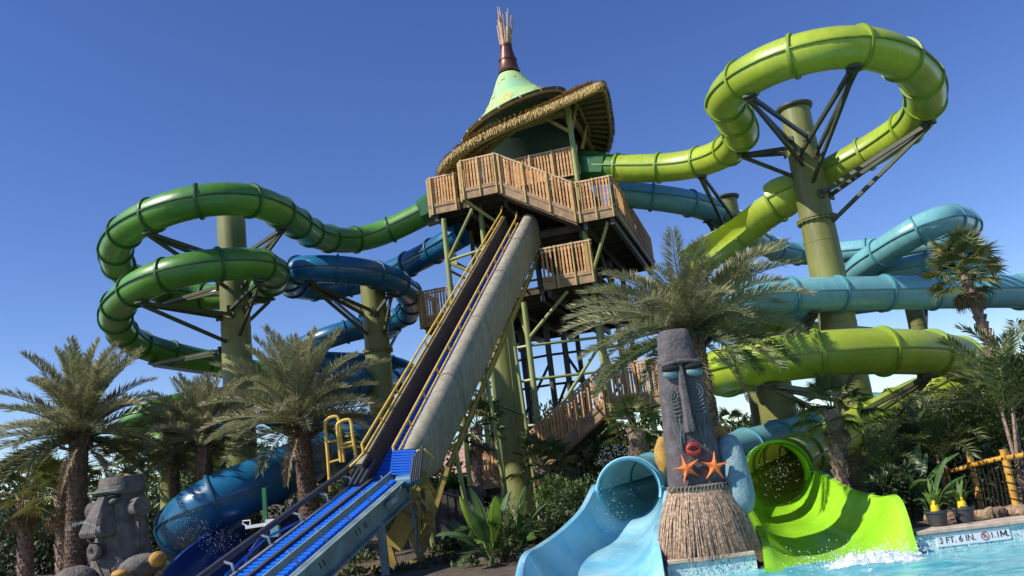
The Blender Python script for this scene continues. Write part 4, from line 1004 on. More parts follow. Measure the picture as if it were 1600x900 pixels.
# arms and side fins
ap = smooth_path(resample(catmull([aY(1136, 680, TY + .1), aY(1143, 712, TY - .05), aY(1152, 750, TY - .15), aY(1158, 782, TY - .18), aY(1153, 802, TY - .15)], 10), .035), 3)
n = len(ap); b = MB(); rg = []
for i, (p, t, s, u) in enumerate(frames(ap)):
    f = i / (n - 1); w = .19 * min(1, math.sqrt(max(.02, 1 - (2 * f - 1) ** 6))) * (.92 + .12 * f)
    e1 = Vector((1, 0, 0)) - t * t.x; e1.normalize(); e2 = t.cross(e1)
    rg.append([p + (e1 * math.cos(g) * w + e2 * math.sin(g) * w * .85) * (1 + .06 * noise.noise(p * 5 + Vector((math.cos(g), math.sin(g), 0)))) for g in [2 * math.pi * k / 20 for k in range(20)]])
b.loft(rg); b.build('arm', 'stone_blue', tiki, smooth=60)
for px, py, rx, rz_ in ((1038, 712, .14, .26), (1122, 690, .17, .22)):
    c = aY(px, py, TY + .22); b = MB(); b.ball(c, (rx, .10, rz_), 18, 12, jit=.08); b.build('side_fin', 'ochre', tiki, smooth=60)
# beaded belt
for k in range(17):
    x = -.40 + .80 * k / 16; c = Vector((xc + x, TY - .36 + abs(x) ** 3 * 1.9, 1.105 - .02 * math.cos(x * 4)))
    b = MB(); b.tube([c + Vector((math.cos(g) * .027, -.004 * math.sin(g), math.sin(g) * .033)) for g in [2 * math.pi * j / 12 for j in range(12)]], .014, 6, closed=True); b.build('bead', 'bead', tiki, smooth=60)
b = MB(); b.loft([sup((xc, TY), .405, .345, z) for z in (1.055, 1.14)], cap=False); b.build('belt', 'bead', tiki, smooth=50)
# skirt of straw
b = MB(); rnd = random.Random(4)
for i in range(2600):
    g = rnd.uniform(-math.pi * 1.06, math.pi * .06); lay = rnd.random(); e = 3.0
    ct, st = math.cos(g), math.sin(g); r = (abs(ct) ** e + abs(st) ** e) ** (-1 / e)
    o = Vector((xc + ct * r * (.395 + .02 * lay), TY + st * r * (.325 + .03 * lay), 1.09 - rnd.random() * .10))
    fl = 1.0 + .66 * rnd.uniform(.75, 1.15)
    L = rnd.uniform(.58, .86) if rnd.random() < .85 else rnd.uniform(.25, .6)
    f = L / .92
    d = Vector((ct * r * .44 * (fl - 1) * f * 1.0, st * r * .325 * (fl - 1) * f * 1.2 , -L)); k = Vector((rnd.uniform(-.03, .03), rnd.uniform(-.03, .03), 0))
    tg = Vector((-st, ct * .8, 0)).normalized(); w = rnd.uniform(.004, .0095)
    m1 = o + d * .5 + Vector((ct, st, 0)) * .03 + k * .4; e1 = o + d + k
    b.add([o - tg * w, o + tg * w, m1 + tg * w, m1 - tg * w, e1 + tg * w * .3, e1 - tg * w * .3], [(0, 1, 2, 3), (3, 2, 4, 5)])
sk = stuff(b.build('straw_skirt', 'skirt', tiki))
b = MB(); b.loft([sup((xc, TY), h, d, z) for z, h, d in ((.30, .54, .42), (.7, .47, .37), (1.08, .39, .31))], cap=False); b.build('skirt_lining', 'bead', tiki, smooth=50)
# starfish
def starfish(label, px, py, rot, size):
    z = tz(px, py); c = Vector((cx(px, py), FY(z) - .055, z)); b = MB(); N = 5; v = [c + Vector((0, -.055, 0))]; ring = []
    for k in range(N * 4):
        a = rot + 2 * math.pi * k / (N * 4); ph = k % 4; r = size * (1.0 if ph == 0 else .52 if ph in (1, 3) else .34)
        a2 = a + (-.14 if ph == 1 else .14 if ph == 3 else 0); ring.append(Vector((math.sin(a2) * r, 0, math.cos(a2) * r)))
    rg = [[c + q * .25 + Vector((0, -.05, 0)) for q in ring], [c + q * .62 + Vector((0, -.042, 0)) for q in ring], [c + q * .93 + Vector((0, -.018, 0)) for q in ring], [c + q + Vector((0, .0, 0)) for q in ring], [c + q * .9 + Vector((0, .03, 0)) for q in ring]]
    b.loft(rg); o = b.build('starfish', 'starfish', None, smooth=35); tag(o, label, 'starfish', 'starfish on the statue'); return o
starfish('orange starfish on the statue chest, nearer the blue flume', 1066, 732, -.25, .205)
starfish('orange starfish on the statue chest, nearer the blue-grey arm', 1108, 729, .12, .205)

# ================================================================ GREY MOAI FOUNTAIN
MY = 14.2; mc = aY(190, 840, MY); moai = thing('moai_statue', 'grey pitted stone moai fountain head with green eyes among the palms', 'statue', (mc.x, MY, 0.1))
FA = R_(-24)                     # face turned to the picture's left
RM = Matrix.Rotation(FA, 3, 'Z')
def MP(x, y, z): return Vector((mc.x, MY, 0)) + RM @ Vector((x, y, z))
def msup(hx, hy, z, oy=0.0, jit=.05, e=2.8, seed=0, n=30):
    out = []
    for q in sup((0, 0), hx, hy, z, n, e, jit, seed): out.append(MP(q.x, q.y + oy, q.z))
    return out
b = MB(); b.loft([msup(h * .87, d * .87, z, o) for z, h, d, o in ((.1, .56, .52, 0), (.5, .54, .50, 0), (.85, .50, .47, 0), (1.15, .46, .43, .02), (1.4, .43, .39, .03), (1.6, .40, .36, .03), (1.8, .37, .34, .03), (1.93, .355, .33, .03), (1.99, .35, .32, .03))]); b.build('body', 'stone', moai, smooth=50)
b = MB(); b.loft([msup(h * .88, d * .9, z, o, seed=5) for z, h, d, o in ((1.955, .37, .37, 0), (1.99, .40, .41, -.01), (2.05, .40, .40, -.01), (2.10, .37, .36, .02), (2.20, .365, .35, .02), (2.25, .34, .33, .02), (2.26, .2, .2, .02))]); b.build('head_cap', 'stone', moai, smooth=40)
b = MB(); b.tube([MP(x, -.42 + abs(x) ** 2 * .6, 2.02) for x in [-.34 + .68 * i / 12 for i in range(13)]], .02, 8); b.build('brow_line', 'verdigris', moai, smooth=50)
for sg_ in (-1, 1):
    b = MB(); b.ball(MP(sg_ * .2, -.315, 1.865), (.10, .05, .045), 14, 9, rot=RM @ Matrix.Rotation(sg_ * -.35, 3, 'Y')); b.build('eyelid', 'verdigris', moai, smooth=60)
    b = MB(); b.ball(MP(sg_ * .18, -.30, 1.94), (.15, .085, .05), 14, 9, rot=RM); b.build('eye_shade', 'recess_black', moai, smooth=60)  # black ball painted as the deep shade below the brow
b = MB(); rg = []
for z, w, y0, y1 in ((1.95, .09, -.28, -.38), (1.75, .14, -.28, -.50), (1.55, .19, -.28, -.60), (1.40, .225, -.3, -.66), (1.33, .22, -.3, -.63), (1.31, .17, -.32, -.57)):
    rg.append([MP(-w, y0, z), MP(-w, y1 + .05, z), MP(-w * .8, y1, z), MP(w * .8, y1, z), MP(w, y1 + .05, z), MP(w, y0, z)])
b.loft(rg); b.build('nose', 'stone', moai, smooth=30)
mcen = MP(-.02, -.50, 1.10)
b = MB(); b.tube([mcen + RM @ Vector((math.cos(g) * .085, 0, math.sin(g) * .085)) for g in [2 * math.pi * k / 20 for k in range(20)]], .062, 10, closed=True); b.build('mouth_ring', 'stone', moai, smooth=60)
b = MB(); b.tube([mcen + RM @ Vector((0, .05, 0)), mcen + RM @ Vector((0, -.035, 0))], .07, 14); b.build('mouth_spout', 'recess_black', moai, smooth=50)
b = MB(); b.tube([mcen + Vector((.03, -.06, -.06)), MP(.12, -.52, .85), MP(.24, -.50, .62), MP(.30, -.50, .4)], .013, 6); b.build('crack', 'recess_black', moai, smooth=50)
for sg_ in (-1, 1):
    b = MB(); b.tube([MP(sg_ * .34, -.05, 1.73), MP(sg_ * .60, -.10, 1.73)], [.145, .15], 18); b.box(MP(sg_ * .42, 0, 1.35), .10, .14, .55, RM); b.build('ear', 'stone', moai, smooth=35)
c = aY(222, 884, 13.5); b = MB(); b.ball(c, (.36, .3, .18), 20, 12, jit=.12, rot=Matrix.Rotation(.15, 3, 'Y') @ Matrix.Rotation(-.25, 3, 'Y')); b.build('hand', 'stone', moai, smooth=60)
c = aY(246, 874, 13.4); b = MB(); b.ball(c, (.13, .17, .12), 16, 10, jit=.1); b.build('fingertip', 'ochre', moai, smooth=60)
c = aY(190, 897, 13.3); b = MB(); b.ball(c, (.15, .14, .08), 16, 10, jit=.1); b.build('fingertip', 'ochre', moai, smooth=60)
c = aY(118, 905, 13.8); b = MB(); b.ball(c, (.34, .3, .2), 20, 12, jit=.15); b.build('hand', 'stone', moai, smooth=60)

# ================================================================ PALMS AND PLANTS
def frond_mesh(name, L, e0, droop, npair, leaf, m, seed, vang=.45, width=.018):
    rnd = random.Random(seed); b = MB(); n = 16; pts = []; p = Vector((0, 0, 0)); ang = e0; tw = rnd.uniform(-.25, .25); az_ = 0
    for i in range(n + 1):
        pts.append(p.copy()); f = i / n
        p = p + Vector((math.cos(ang) * math.cos(az_), math.cos(ang) * math.sin(az_), math.sin(ang))) * (L / n); ang -= droop / n * (.35 + 1.3 * f); az_ += tw / n
    rs = [.026 * (1 - .88 * i / n) * (L / 2.2) for i in range(n + 1)]
    b.tube(pts, rs, 4, cap=False)
    for i in range(npair):
        f = .10 + .90 * (i / (npair - 1)); k = min(n - 1, int(f * n)); q = pts[k].lerp(pts[k + 1], f * n - k); t = (pts[k + 1] - pts[k]).normalized(); s = t.cross(Vector((0, 0, 1)))
        if s.length < .05: s = Vector((0, 1, 0))
        s.normalize(); u = s.cross(t)
        ll = leaf * (math.sin(math.pi * (.10 + .80 * f)) ** .7) * rnd.uniform(.82, 1.12); fa = .55 + .55 * f
        for sg_ in (-1, 1):
            va = vang + rnd.uniform(-.28, .28)
            d = (s * sg_ * math.cos(fa) + t * math.sin(fa)) * math.cos(va) + u * math.sin(va); d.normalize()
            wv = t * width * rnd.uniform(.8, 1.2); mid = q + d * ll * .45; tip = q + d * ll + Vector((0, 0, -ll * rnd.uniform(.05, .28)))
            b.add([q, mid + wv, tip, mid - wv], [(0, 1, 2, 3)])
    return shared(b, name, m)
def fan_mesh(name, rad, pet, nseg, m, seed, spread=2.5):
    rnd = random.Random(seed); b = MB(); a0 = rnd.uniform(.0, .3)
    b.tube([Vector((0, 0, 0)), Vector((pet * .5, 0, .05)), Vector((pet, 0, .02))], [.016, .012, .009], 4, cap=False)
    for i in range(nseg):
        a = -spread / 2 * 1.25 + spread * 1.25 * i / (nseg - 1); d = Vector((math.cos(a), math.sin(a), .18 * math.cos(a * 1.5))).normalized(); s = Vector((-math.sin(a), math.cos(a), 0)); ll = rad * rnd.uniform(.85, 1.08) * (1 - .14 * abs(a) / spread)
        c = Vector((pet, 0, .02)); w = rad * .045; up = Vector((0, 0, 1)); m1 = c + d * ll * .5; e = c + d * ll + Vector((0, 0, -ll * rnd.uniform(.12, .4)))
        b.add([c, m1 + s * w + up * .01, e, m1 - s * w, m1 - up * .022], [(0, 4, 1), (4, 2, 1), (0, 3, 4), (4, 3, 2)])
    return shared(b, name, m)
def trunk_mesh(h, r, boots, m, seed, lean=(0, 0), size=1.0, dia=9):
    rnd = random.Random(seed); b = MB(); n = 12
    pts = [Vector((lean[0] * (i / n) ** 1.5, lean[1] * (i / n) ** 1.5, h * i / n)) for i in range(n + 1)]
    b.tube(pts, [r * (1.12 - .25 * i / n + (.18 if i > n - 2 else 0)) for i in range(n + 1)], 14)
    rows = int(h / (.085 * size)) if boots else 0
    for j in range(rows):
        f = j / rows; k = min(n - 1, int(f * n)); c = pts[k].lerp(pts[k + 1], f * n - k); rr = r * (1.12 - .25 * f + (.15 if f > .9 else 0))
        for i in range(dia):
            g = 2 * math.pi * (i + .5 * (j % 2)) / dia + j * .13; d = Vector((math.cos(g), math.sin(g), 0)); s = Vector((-d.y, d.x, 0)); w = rr * math.pi / dia * .9; z = .085 * size
            o = c + d * rr * .93; x = rnd.uniform(.6, 1.3)
            b.add([o - s * w, o + s * w, o + d * .03 * x * size + s * w * .55 + Vector((0, 0, z * 1.05)), o + d * .03 * x * size - s * w * .55 + Vector((0, 0, z * 1.05)), o + Vector((0, 0, z * 1.2))], [(0, 1, 2, 3), (3, 2, 4), (0, 3, 4), (1, 4, 2)])
    return shared(b, 'trunk', m), pts[-1]
def place_fronds(root, top, meshes, n, seed, scale, lo=0.0, hi=1.0, nm='frond'):
    """golden-angle whorl, inner meshes first"""
    rnd = random.Random(seed)
    for i in range(n):
        f = i / n; me = meshes[min(len(meshes) - 1, int((lo + (hi - lo) * f) * len(meshes)))]
        inst(nm, me, root, top + Vector((0, 0, -.16 * f * scale)), (rnd.uniform(-.12, .12), rnd.uniform(-.10, .10), i * 2.39996 + rnd.uniform(-.25, .25)), (scale * rnd.uniform(.88, 1.1),) * 3)
DATE = [frond_mesh('date_frond', ll, R_(e), R_(d), 118, .37, m, 20 + k, vang=.44, width=.0150) for k, (e, d, m, ll) in enumerate(((82, 22, 'frond_b', 1.75), (72, 32, 'frond_b', 1.85), (61, 40, 'frond', 1.95), (49, 46, 'frond_b', 2.0), (36, 50, 'frond', 2.05), (22, 50, 'frond_b', 2.05), (8, 46, 'frond', 2.0), (-10, 42, 'frond_dk', 1.85)))]
DEAD = [frond_mesh('dry_frond', 1.6, R_(-40), R_(45), 40, .3, 'dead_frond', 50)]
def date_palm(label, crown, Y, r, scale, n, seed, trunk_m='trunk', lean=0, lo=0.0):
    c = aY(*crown, Y); root = thing('date_palm', label, 'palm tree', (c.x - lean, Y, GZ), 'date palms'); root['_local'] = 1
    me, top = trunk_mesh(c.z - GZ, r, True, trunk_m, seed, (lean, 0)); inst('trunk', me, root, (0, 0, 0))
    place_fronds(root, top, DATE, n, seed, scale, lo); place_fronds(root, top + Vector((0, 0, -.15)), DEAD, 4, seed + 1, scale * .8, nm='dry_frond')
    b = MB(); rnd = random.Random(seed)
    for i in range(60):
        g = rnd.uniform(0, 6.28); e = rnd.uniform(.1, 1.2); d = Vector((math.cos(g) * math.cos(e), math.sin(g) * math.cos(e), math.sin(e))); o = top + Vector((0, 0, -.45 + .4 * rnd.random())) + Vector((d.x, d.y, 0)) * r * .8
        b.tube([o, o + d * .30 * scale], [.035 * scale, .02 * scale], 4)
    me = shared(b, 'leaf_bases', 'trunk'); inst('leaf_bases', me, root, (0, 0, 0)); return root
date_palm('date palm with scaly trunk beside the grey moai fountain', (125, 672), 18.0, .20, 1.04, 60, 101, lean=.12)
date_palm('date palm between the moai and the hoop gates, trunk crossing the blue tube', (318, 680), 18.6, .175, .78, 44, 102)
date_palm('date palm directly in front of the blue coil pillar', (468, 652), 17.2, .185, 1.0, 54, 103, lean=-.10)
date_palm('slender dark palm beside the yellow-green pole', (272, 704), 19.6, .10, .72, 34, 104)
date_palm('big date palm whose crown spreads behind the tiki head', (1078, 508), 13.6, .20, .98, 54, 105, lo=.40)

FANS = [fan_mesh('fan_leaf', .50, .55, 26, 'fan_leaf', 1), fan_mesh('fan_leaf', .46, .5, 24, 'fan_yel', 2), fan_mesh('fan_leaf', .52, .6, 28, 'leaf', 3)]
FAND = [fan_mesh('fan_leaf', .45, .4, 22, 'dead_frond', 4)]
def fan_palm(label, crown, Y, r, scale, n, seed, trunk_m='trunk_p', base_px=None, mats=None, up=1.0, dry=4, base_z=GZ):
    c = aY(*crown, Y); lean = 0; bx = c.x
    if base_px is not None: bx = aY(*base_px, Y).x
    root = thing('fan_palm', label, 'palm tree', (bx, Y, base_z), 'fan palms'); root['_local'] = 1; rnd = random.Random(seed)
    me, top = trunk_mesh(c.z - base_z, r, True, trunk_m, seed, (c.x - bx, 0), 1.5, 6); inst('trunk', me, root, (0, 0, 0))
    for i in range(n):
        f = (i + .5) / n; pit = R_(75 - 110 * f) * up; me = (mats or FANS)[rnd.randrange(len(mats or FANS))]
        inst('fan_leaf', me, root, top, (rnd.uniform(-.3, .3), -pit, i * 2.4 + rnd.uniform(-.3, .3)), (scale * rnd.uniform(.85, 1.1),) * 3)
    for i in range(dry): inst('dry_leaf', FAND[0], root, top + Vector((0, 0, -.1)), (rnd.uniform(-.2, .2), R_(68), i * 1.7), (scale * .9,) * 3)
    return root
fan_palm('fan palm with pink shaggy trunk below the stair landing', (993, 668), 17.5, .17, .78, 20, 1, base_px=(1003, 725))
fan_palm('fan palm with upright leaves behind the lime run-out', (1300, 640), 13.8, .12, .72, 18, 2, base_px=(1318, 765), up=1.15)
fan_palm('tall leaning fan palm at the far right edge', (1505, 428), 14.6, .08, .85, 26, 3, base_px=(1592, 660), mats=[FANS[1], FANS[0]], dry=8)
fan_palm('yellowish fan palm at the bottom left corner', (36, 770), 20.5, .15, 1.25, 22, 4, base_px=(40, 900), mats=[FANS[1], FANS[2]])
fan_palm('fan palm with drooping yellow leaves behind the moai trunk palm', (96, 772), 19.2, .15, 1.15, 20, 5, base_px=(100, 890), mats=[FANS[1], FANS[0]])
fan_palm('small fan palm left of the broad pillar', (745, 668), 19.6, .13, .85, 18, 6, base_px=(742, 775))
fan_palm('low fan palm in front of the wooden stair', (848, 728), 19.2, .16, .85, 22, 7, base_px=(850, 760))
fan_palm('fan palm behind the grey moai head', (196, 738), 21.0, .14, 1.15, 20, 8, base_px=(196, 850), mats=[FANS[1], FANS[0]])
fan_palm('distant fan palm right of the tiki', (1146, 668), 46, .16, 1.2, 16, 9, base_px=(1148, 690), dry=2)

def bush(label, c, rad, n, leaf, m, seed, name='shrub', elong=2.2, cat='shrub', group='planting bed shrubs'):
    rnd = random.Random(seed); root = thing(name, label, cat, (c.x, c.y, GZ), group); b = MB(); st = MB()
    for i in range(7):
        g = rnd.uniform(0, 6.28); q = Vector((c.x + math.cos(g) * rad[0] * .6, c.y + math.sin(g) * rad[1] * .6, c.z + rad[2] * rnd.uniform(.0, .6))); st.tube([Vector((c.x + math.cos(g) * .08, c.y + math.sin(g) * .08, GZ)), (q + Vector((c.x, c.y, GZ))) / 2, q], [.03, .022, .01], 5)
    st.build('stem', 'trunk', root, smooth=60)
    for i in range(n):
        d = Vector((rnd.gauss(0, 1), rnd.gauss(0, 1), rnd.gauss(0, 1))).normalized(); lump = .72 + .38 * noise.noise(d * 2.1 + Vector((seed, 0, 0))); rr = (rnd.random() ** .45) * lump * 1.15
        p = c + Vector((d.x * rad[0], d.y * rad[1], d.z * rad[2])) * rr
        if p.z < GZ + .03: continue
        a = (d + Vector((rnd.gauss(0, .7), rnd.gauss(0, .7), rnd.gauss(.25, .6)))).normalized(); s = a.cross(Vector((rnd.gauss(0, 1), rnd.gauss(0, 1), rnd.gauss(0, 1)))).normalized()
        l = leaf * rnd.uniform(.6, 1.3); w = l / elong / 2; up = a.cross(s) * l * .08
        b.add([p, p + a * l * .45 + s * w + up, p + a * l, p + a * l * .45 - s * w + up], [(0, 1, 2, 3)])
    b.build('foliage', m, root); return root
# background greenery
BG = [('leaf', 930, 720, 30, 2.6, 2.0, 'bushy green tree mass behind the wooden stair'), ('leaf_dk', 870, 690, 40, 3.6, 2.2, 'darker tree in the distance behind the tower legs'), ('leaf_br', 712, 782, 26, 1.2, .8, 'bright green rounded bush left of the pink roof'), ('leaf', 985, 735, 24, 1.7, 1.5, 'green shrub under the stair landing'),
      ('leaf_dk', 250, 845, 24, 1.6, 1.3, 'dark shrub between the moai and the yellow-green pole'), ('leaf_dk', 60, 850, 25, 2.2, 1.4, 'dark shrub in the bottom left corner'), ('leaf', 330, 740, 34, 4.0, 1.6, 'green tree behind the blue tube and palms'), ('leaf_dk', 600, 740, 32, 3.4, 1.7, 'dark tree behind the hoop gates'), ('leaf_dk', 500, 730, 36, 3.0, 1.6, 'dark tree behind the third palm'),
      ('leaf', 1500, 645, 34, 3.6, 1.2, 'green tree behind the lime tube end'), ('leaf_dk', 1400, 670, 36, 3.0, 1.0, 'dark tree behind the tallest pillar'), ('leaf', 150, 800, 40, 5.5, 1.7, 'distant green trees behind the moai'), ('leaf_dk', 20, 800, 44, 5, 2.2, 'distant dark trees at the left edge'), ('leaf', 1140, 690, 60, 3.0, 1.0, 'small distant tree right of the tiki'), ('leaf_dk', 1215, 690, 40, 3.2, 1.8, 'dark tree behind the shaded pillar'),('leaf', 1600, 620, 30, 2.2, 1.8, 'tall green tree at the right edge')]
for i, (m, px, py, Y, rx, rz_, lb) in enumerate(BG):
    bush(lb, aY(px, py, Y), (rx, rx * .7, rz_), 4200, .15 * Y / 20, m, 300 + i, name='garden_tree', cat='tree', group='background trees')
# shrubs in the near bed
NB = [('leaf', 905, 790, 15.5, .55, .55, .09, 'leafy shrub behind the blue run-out flume'), ('leaf_br', 868, 775, 16.5, .45, .45, .08, 'bright shrub between the broad pillar and blue flume'), ('leaf_dk', 830, 840, 15.5, .55, .4, .10, 'dark shrub at the foot of the broad pillar'), ('leaf_dk', 715, 860, 16.0, .55, .35, .10, 'dark shrub below the retaining boards'),
      ('leaf_dk', 1430, 735, 14.5, .8, .42, .10, 'dense dark shrub beside the tallest pillar base'), ('leaf_dk', 1490, 720, 14.0, .9, .6, .10, 'dense dark shrub behind the bamboo fence'), ('leaf', 1570, 690, 13.8, .9, .8, .10, 'mid green shrub behind the bamboo fence corner'), ('leaf_dk', 1560, 745, 13.3, .8, .55, .09, 'dark shrub filling the bamboo fence panel'), ('leaf_dk', 1400, 760, 12.8, .4, .35, .10, 'low dark shrub by the lime flume edge'), ('leaf', 1535, 670, 15.5, .8, .6, .12, 'tall green shrub below the lime tube end'), ('leaf_dk', 1000, 770, 18, 1.4, .9, .10, 'dark shrub behind the blue tube mouth'), ('leaf_dk', 655, 880, 18.4, 1.2, .6, .10, 'dark shrub behind the retaining boards'), ('leaf_dk', 430, 830, 19.5, 1.6, .7, .10, 'dark shrub behind the blue belt'), ('leaf_dk', 545, 800, 18.5, 1.4, .7, .10, 'dark shrub behind the conveyor foot'), ('leaf_dk', 560, 890, 16.2, .9, .4, .10, 'low dark shrub under the belt conveyor leg'), ('leaf_dk', 790, 890, 15.0, .6, .4, .10, 'low dark shrub beside the furled-leaf plant'), ('leaf_dk', 880, 835, 14.8, .5, .45, .10, 'dark shrub hugging the blue flume wall'), ('leaf', 750, 850, 17.0, .5, .4, .09, 'green shrub right of the retaining boards'), ('leaf_dk', 690, 905, 14.2, .7, .38, .10, 'low dark plant under the yellow frame'), ('leaf_dk', 640, 910, 13.6, .6, .3, .09, 'low dark plant at the belt conveyor leg foot'), ('leaf', 735, 905, 13.4, .5, .3, .10, 'low green plant left of the furled leaf'), ('leaf_dk', 830, 895, 13.2, .5, .32, .10, 'low dark plant by the blue flume lip'), ('leaf_dk', 560, 915, 13.8, .7, .3, .10, 'low dark plant below the side plate')]
for i, (m, px, py, Y, rx, rz_, lf, lb) in enumerate(NB): bush(lb, aY(px, py, Y), (rx, rx * .6, rz_), 1700, lf, m, 400 + i)
# areca clumps made of pinnate fronds
ARE = [frond_mesh('areca_frond', 1.5, R_(e), R_(d), 34, .40, m, 70 + k, vang=.25, width=.024) for k, (e, d, m) in enumerate(((80, 55, 'fan_leaf'), (66, 80, 'leaf'), (52, 95, 'fan_leaf'), (36, 90, 'frond_dk')))]
def areca(label, base, Y, n, sc, seed, z=None):
    c = aY(*base, Y); root = thing('areca_palm', label, 'palm plant', (c.x, Y, GZ), 'feathery palm clumps'); root['_local'] = 1; rnd = random.Random(seed)
    zz = (c.z if z is None else z) - GZ; b = MB()
    for k in range(4): b.tube([Vector((rnd.uniform(-.1, .1), rnd.uniform(-.1, .1), -.05)), Vector((rnd.uniform(-.12, .12), rnd.uniform(-.12, .12), max(.12, zz) + .05))], [.035, .022], 7)
    inst('stem', shared(b, 'stem', 'trunk_p', 60), root, (0, 0, 0)); place_fronds(root, Vector((0, 0, max(.1, zz))), ARE, n, seed, sc); return root
areca('feathery palm clump towering over the bamboo fence', (1572, 640), 13.0, 18, .95, 11)
areca('feathery palm clump at the right frame edge', (1620, 640), 13.6, 18, 1.1, 12)
areca('feathery palm clump left of the bamboo fence', (1470, 715), 13.6, 18, .8, 13)
areca('low feathery palm at the lime flume shoulder', (1385, 742), 13.4, 16, .62, 14)
areca('feathery palm between the tallest pillar and the lime tube', (1440, 690), 15.0, 16, .7, 15)
areca('feathery plant at the foot of the blue flume', (790, 880), 13.6, 16, .6, 16)
areca('feathery palm behind the bright lime tube end', (1545, 680), 15.5, 16, .8, 17)
# broad-leaved banana / bird of paradise plants
def big_leaf(L, w, e0, droop, m, seed):
    rnd = random.Random(seed); b = MB(); n = 12; p = Vector((0, 0, 0)); ang = e0; pts = []
    for i in range(n + 1):
        pts.append(p.copy()); p = p + Vector((math.cos(ang), 0, math.sin(ang))) * (L / n); ang -= droop / n * (.3 + 1.4 * i / n)
    b.tube(pts, [.020 * (1 - .8 * i / n) for i in range(n + 1)], 5, cap=False); rg = []
    for i in range(4, n + 1):
        f = (i - 4) / (n - 4); ww = w * math.sin(math.pi * (.06 + .92 * f)) ** .7; t = (pts[i] - pts[i - 1]).normalized(); u = Vector((0, 1, 0)).cross(t) * -1
        rg.append([pts[i] + Vector((0, -ww, 0)) - u * ww * .25, pts[i] + Vector((0, -ww * .5, 0)) + u * ww * .12, pts[i] + u * .01, pts[i] + Vector((0, ww * .5, 0)) + u * ww * .12, pts[i] + Vector((0, ww, 0)) - u * ww * .25])
    b.loft(rg, cap=False, closed=False); return shared(b, 'broad_leaf', m, 60)
BAN = [big_leaf(1.25, .15, R_(e), R_(d), m, k) for k, (e, d, m) in enumerate(((82, 35, 'banana'), (68, 60, 'banana'), (55, 75, 'banana'), (40, 70, 'leaf_br'), (76, 15, 'banana_yg')))]
def banana(label, base, Y, n, sc, seed, ms=(0, 1, 2, 3)):
    c = aY(*base, Y); root = thing('broad_leaf_plant', label, 'plant', (c.x, Y, GZ), 'broad-leaved plants'); root['_local'] = 1; rnd = random.Random(seed)
    for i in range(n): inst('broad_leaf', BAN[ms[i % len(ms)]], root, (0, 0, 0), (rnd.uniform(-.1, .1), rnd.uniform(-.1, .1), i * 2.4 + rnd.uniform(-.4, .4)), (sc * rnd.uniform(.8, 1.1),) * 3)
    return root
banana('broad-leaved plant with a pale yellow-green furled leaf beside the boards', (770, 880), 13.4, 9, .98, 21, (0, 4, 1, 2))
banana('broad-leaved plant in front of the broad pillar', (812, 875), 14.4, 8, .85, 22)
banana('broad-leaved plant with grey-green paddles beside the lime flume', (1425, 800), 13.0, 9, 1.0, 23)
banana('broad-leaved plant between the two black pots', (1455, 805), 12.6, 7, .68, 24)
banana('dark broad-leaved plant under the conveyor', (730, 885), 14.6, 7, .7, 25)
# potted plants
def potted(label, px, py, seed):
    c = aZ(px, py, GZ + .06); root = thing('potted_plant', label, 'plant pot', (c.x, c.y, GZ), 'black pots on the coping')
    z = GZ + .03
    MB().lathe([(.105, 0), (.135, .17), (.148, .17), (.148, .20), (.13, .20), (.12, .16), (.02, .15)], 20, (c.x, c.y, z)).build('pot', 'pot', root, smooth=30)
    b = MB(); b.lathe([(.055, 0), (.06, .02), (.05, .09), (.03, .10), (.028, .14), (.012, .15)], 14, (c.x - .02, c.y - .05, z + .18)); b.build('yellow_lamp_cap', 'yel_fix', root, smooth=40)
    rnd = random.Random(seed); b = MB()
    for i in range(16):
        g = rnd.uniform(0, 6.28); e = rnd.uniform(.5, 1.4); L = rnd.uniform(.3, .6); pp = Vector((c.x, c.y + .02, z + .18)); d = Vector((math.cos(g) * math.cos(e), math.sin(g) * math.cos(e), math.sin(e))); s = d.cross(Vector((0, 0, 1))).normalized() * .022
        m1 = pp + d * L * .6; tip = pp + d * L + Vector((0, 0, -.10)); b.add([pp - s * .3, pp + s * .3, m1 + s, tip, m1 - s], [(0, 1, 2, 4), (4, 2, 3)])
    b.build('leaves', 'leaf_br', root); return root
potted('black plant pot with yellow cap, nearer the lime flume', 1466, 818, 1)
potted('black plant pot with yellow cap, nearer the bamboo fence', 1508, 812, 2)
# ================================================================ BAMBOO FENCE
FYb = 12.2; fb = thing('bamboo_fence', 'golden bamboo rail fence lashed with dark rope at the pool edge', 'fence', (aY(1560, 800, FYb).x, FYb, GZ))
def bam(a, c, r, nm):
    b = MB(); a = Vector(a); c = Vector(c); L = (c - a).length; n = max(2, int(L / .26)); pts = []; rs = []
    for i in range(n):
        for e, k in ((.0, 1.12), (.07, 1.0), (.93, 1.0), (1.0, 1.12)):
            pts.append(a.lerp(c, (i + e * .999) / n)); rs.append(r * k)
    b.tube(pts, rs, 12); return b.build(nm, 'bamboo', fb, smooth=35)
def lash(c, axis_, r, n=3, rise=.05):
    b = MB(); ax = Vector(axis_).normalized(); s = ax.cross(Vector((0, 1, 0.1))).normalized(); u = s.cross(ax)
    b.tube([Vector(c) + ax * rise * (i / 10 / 1.0 - n / 2) + (s * math.cos(2 * math.pi * i / 10) + u * math.sin(2 * math.pi * i / 10)) * (r + .008) for i in range(n * 10)], .009, 5); b.build('rope_lashing', 'rope', fb, smooth=60)
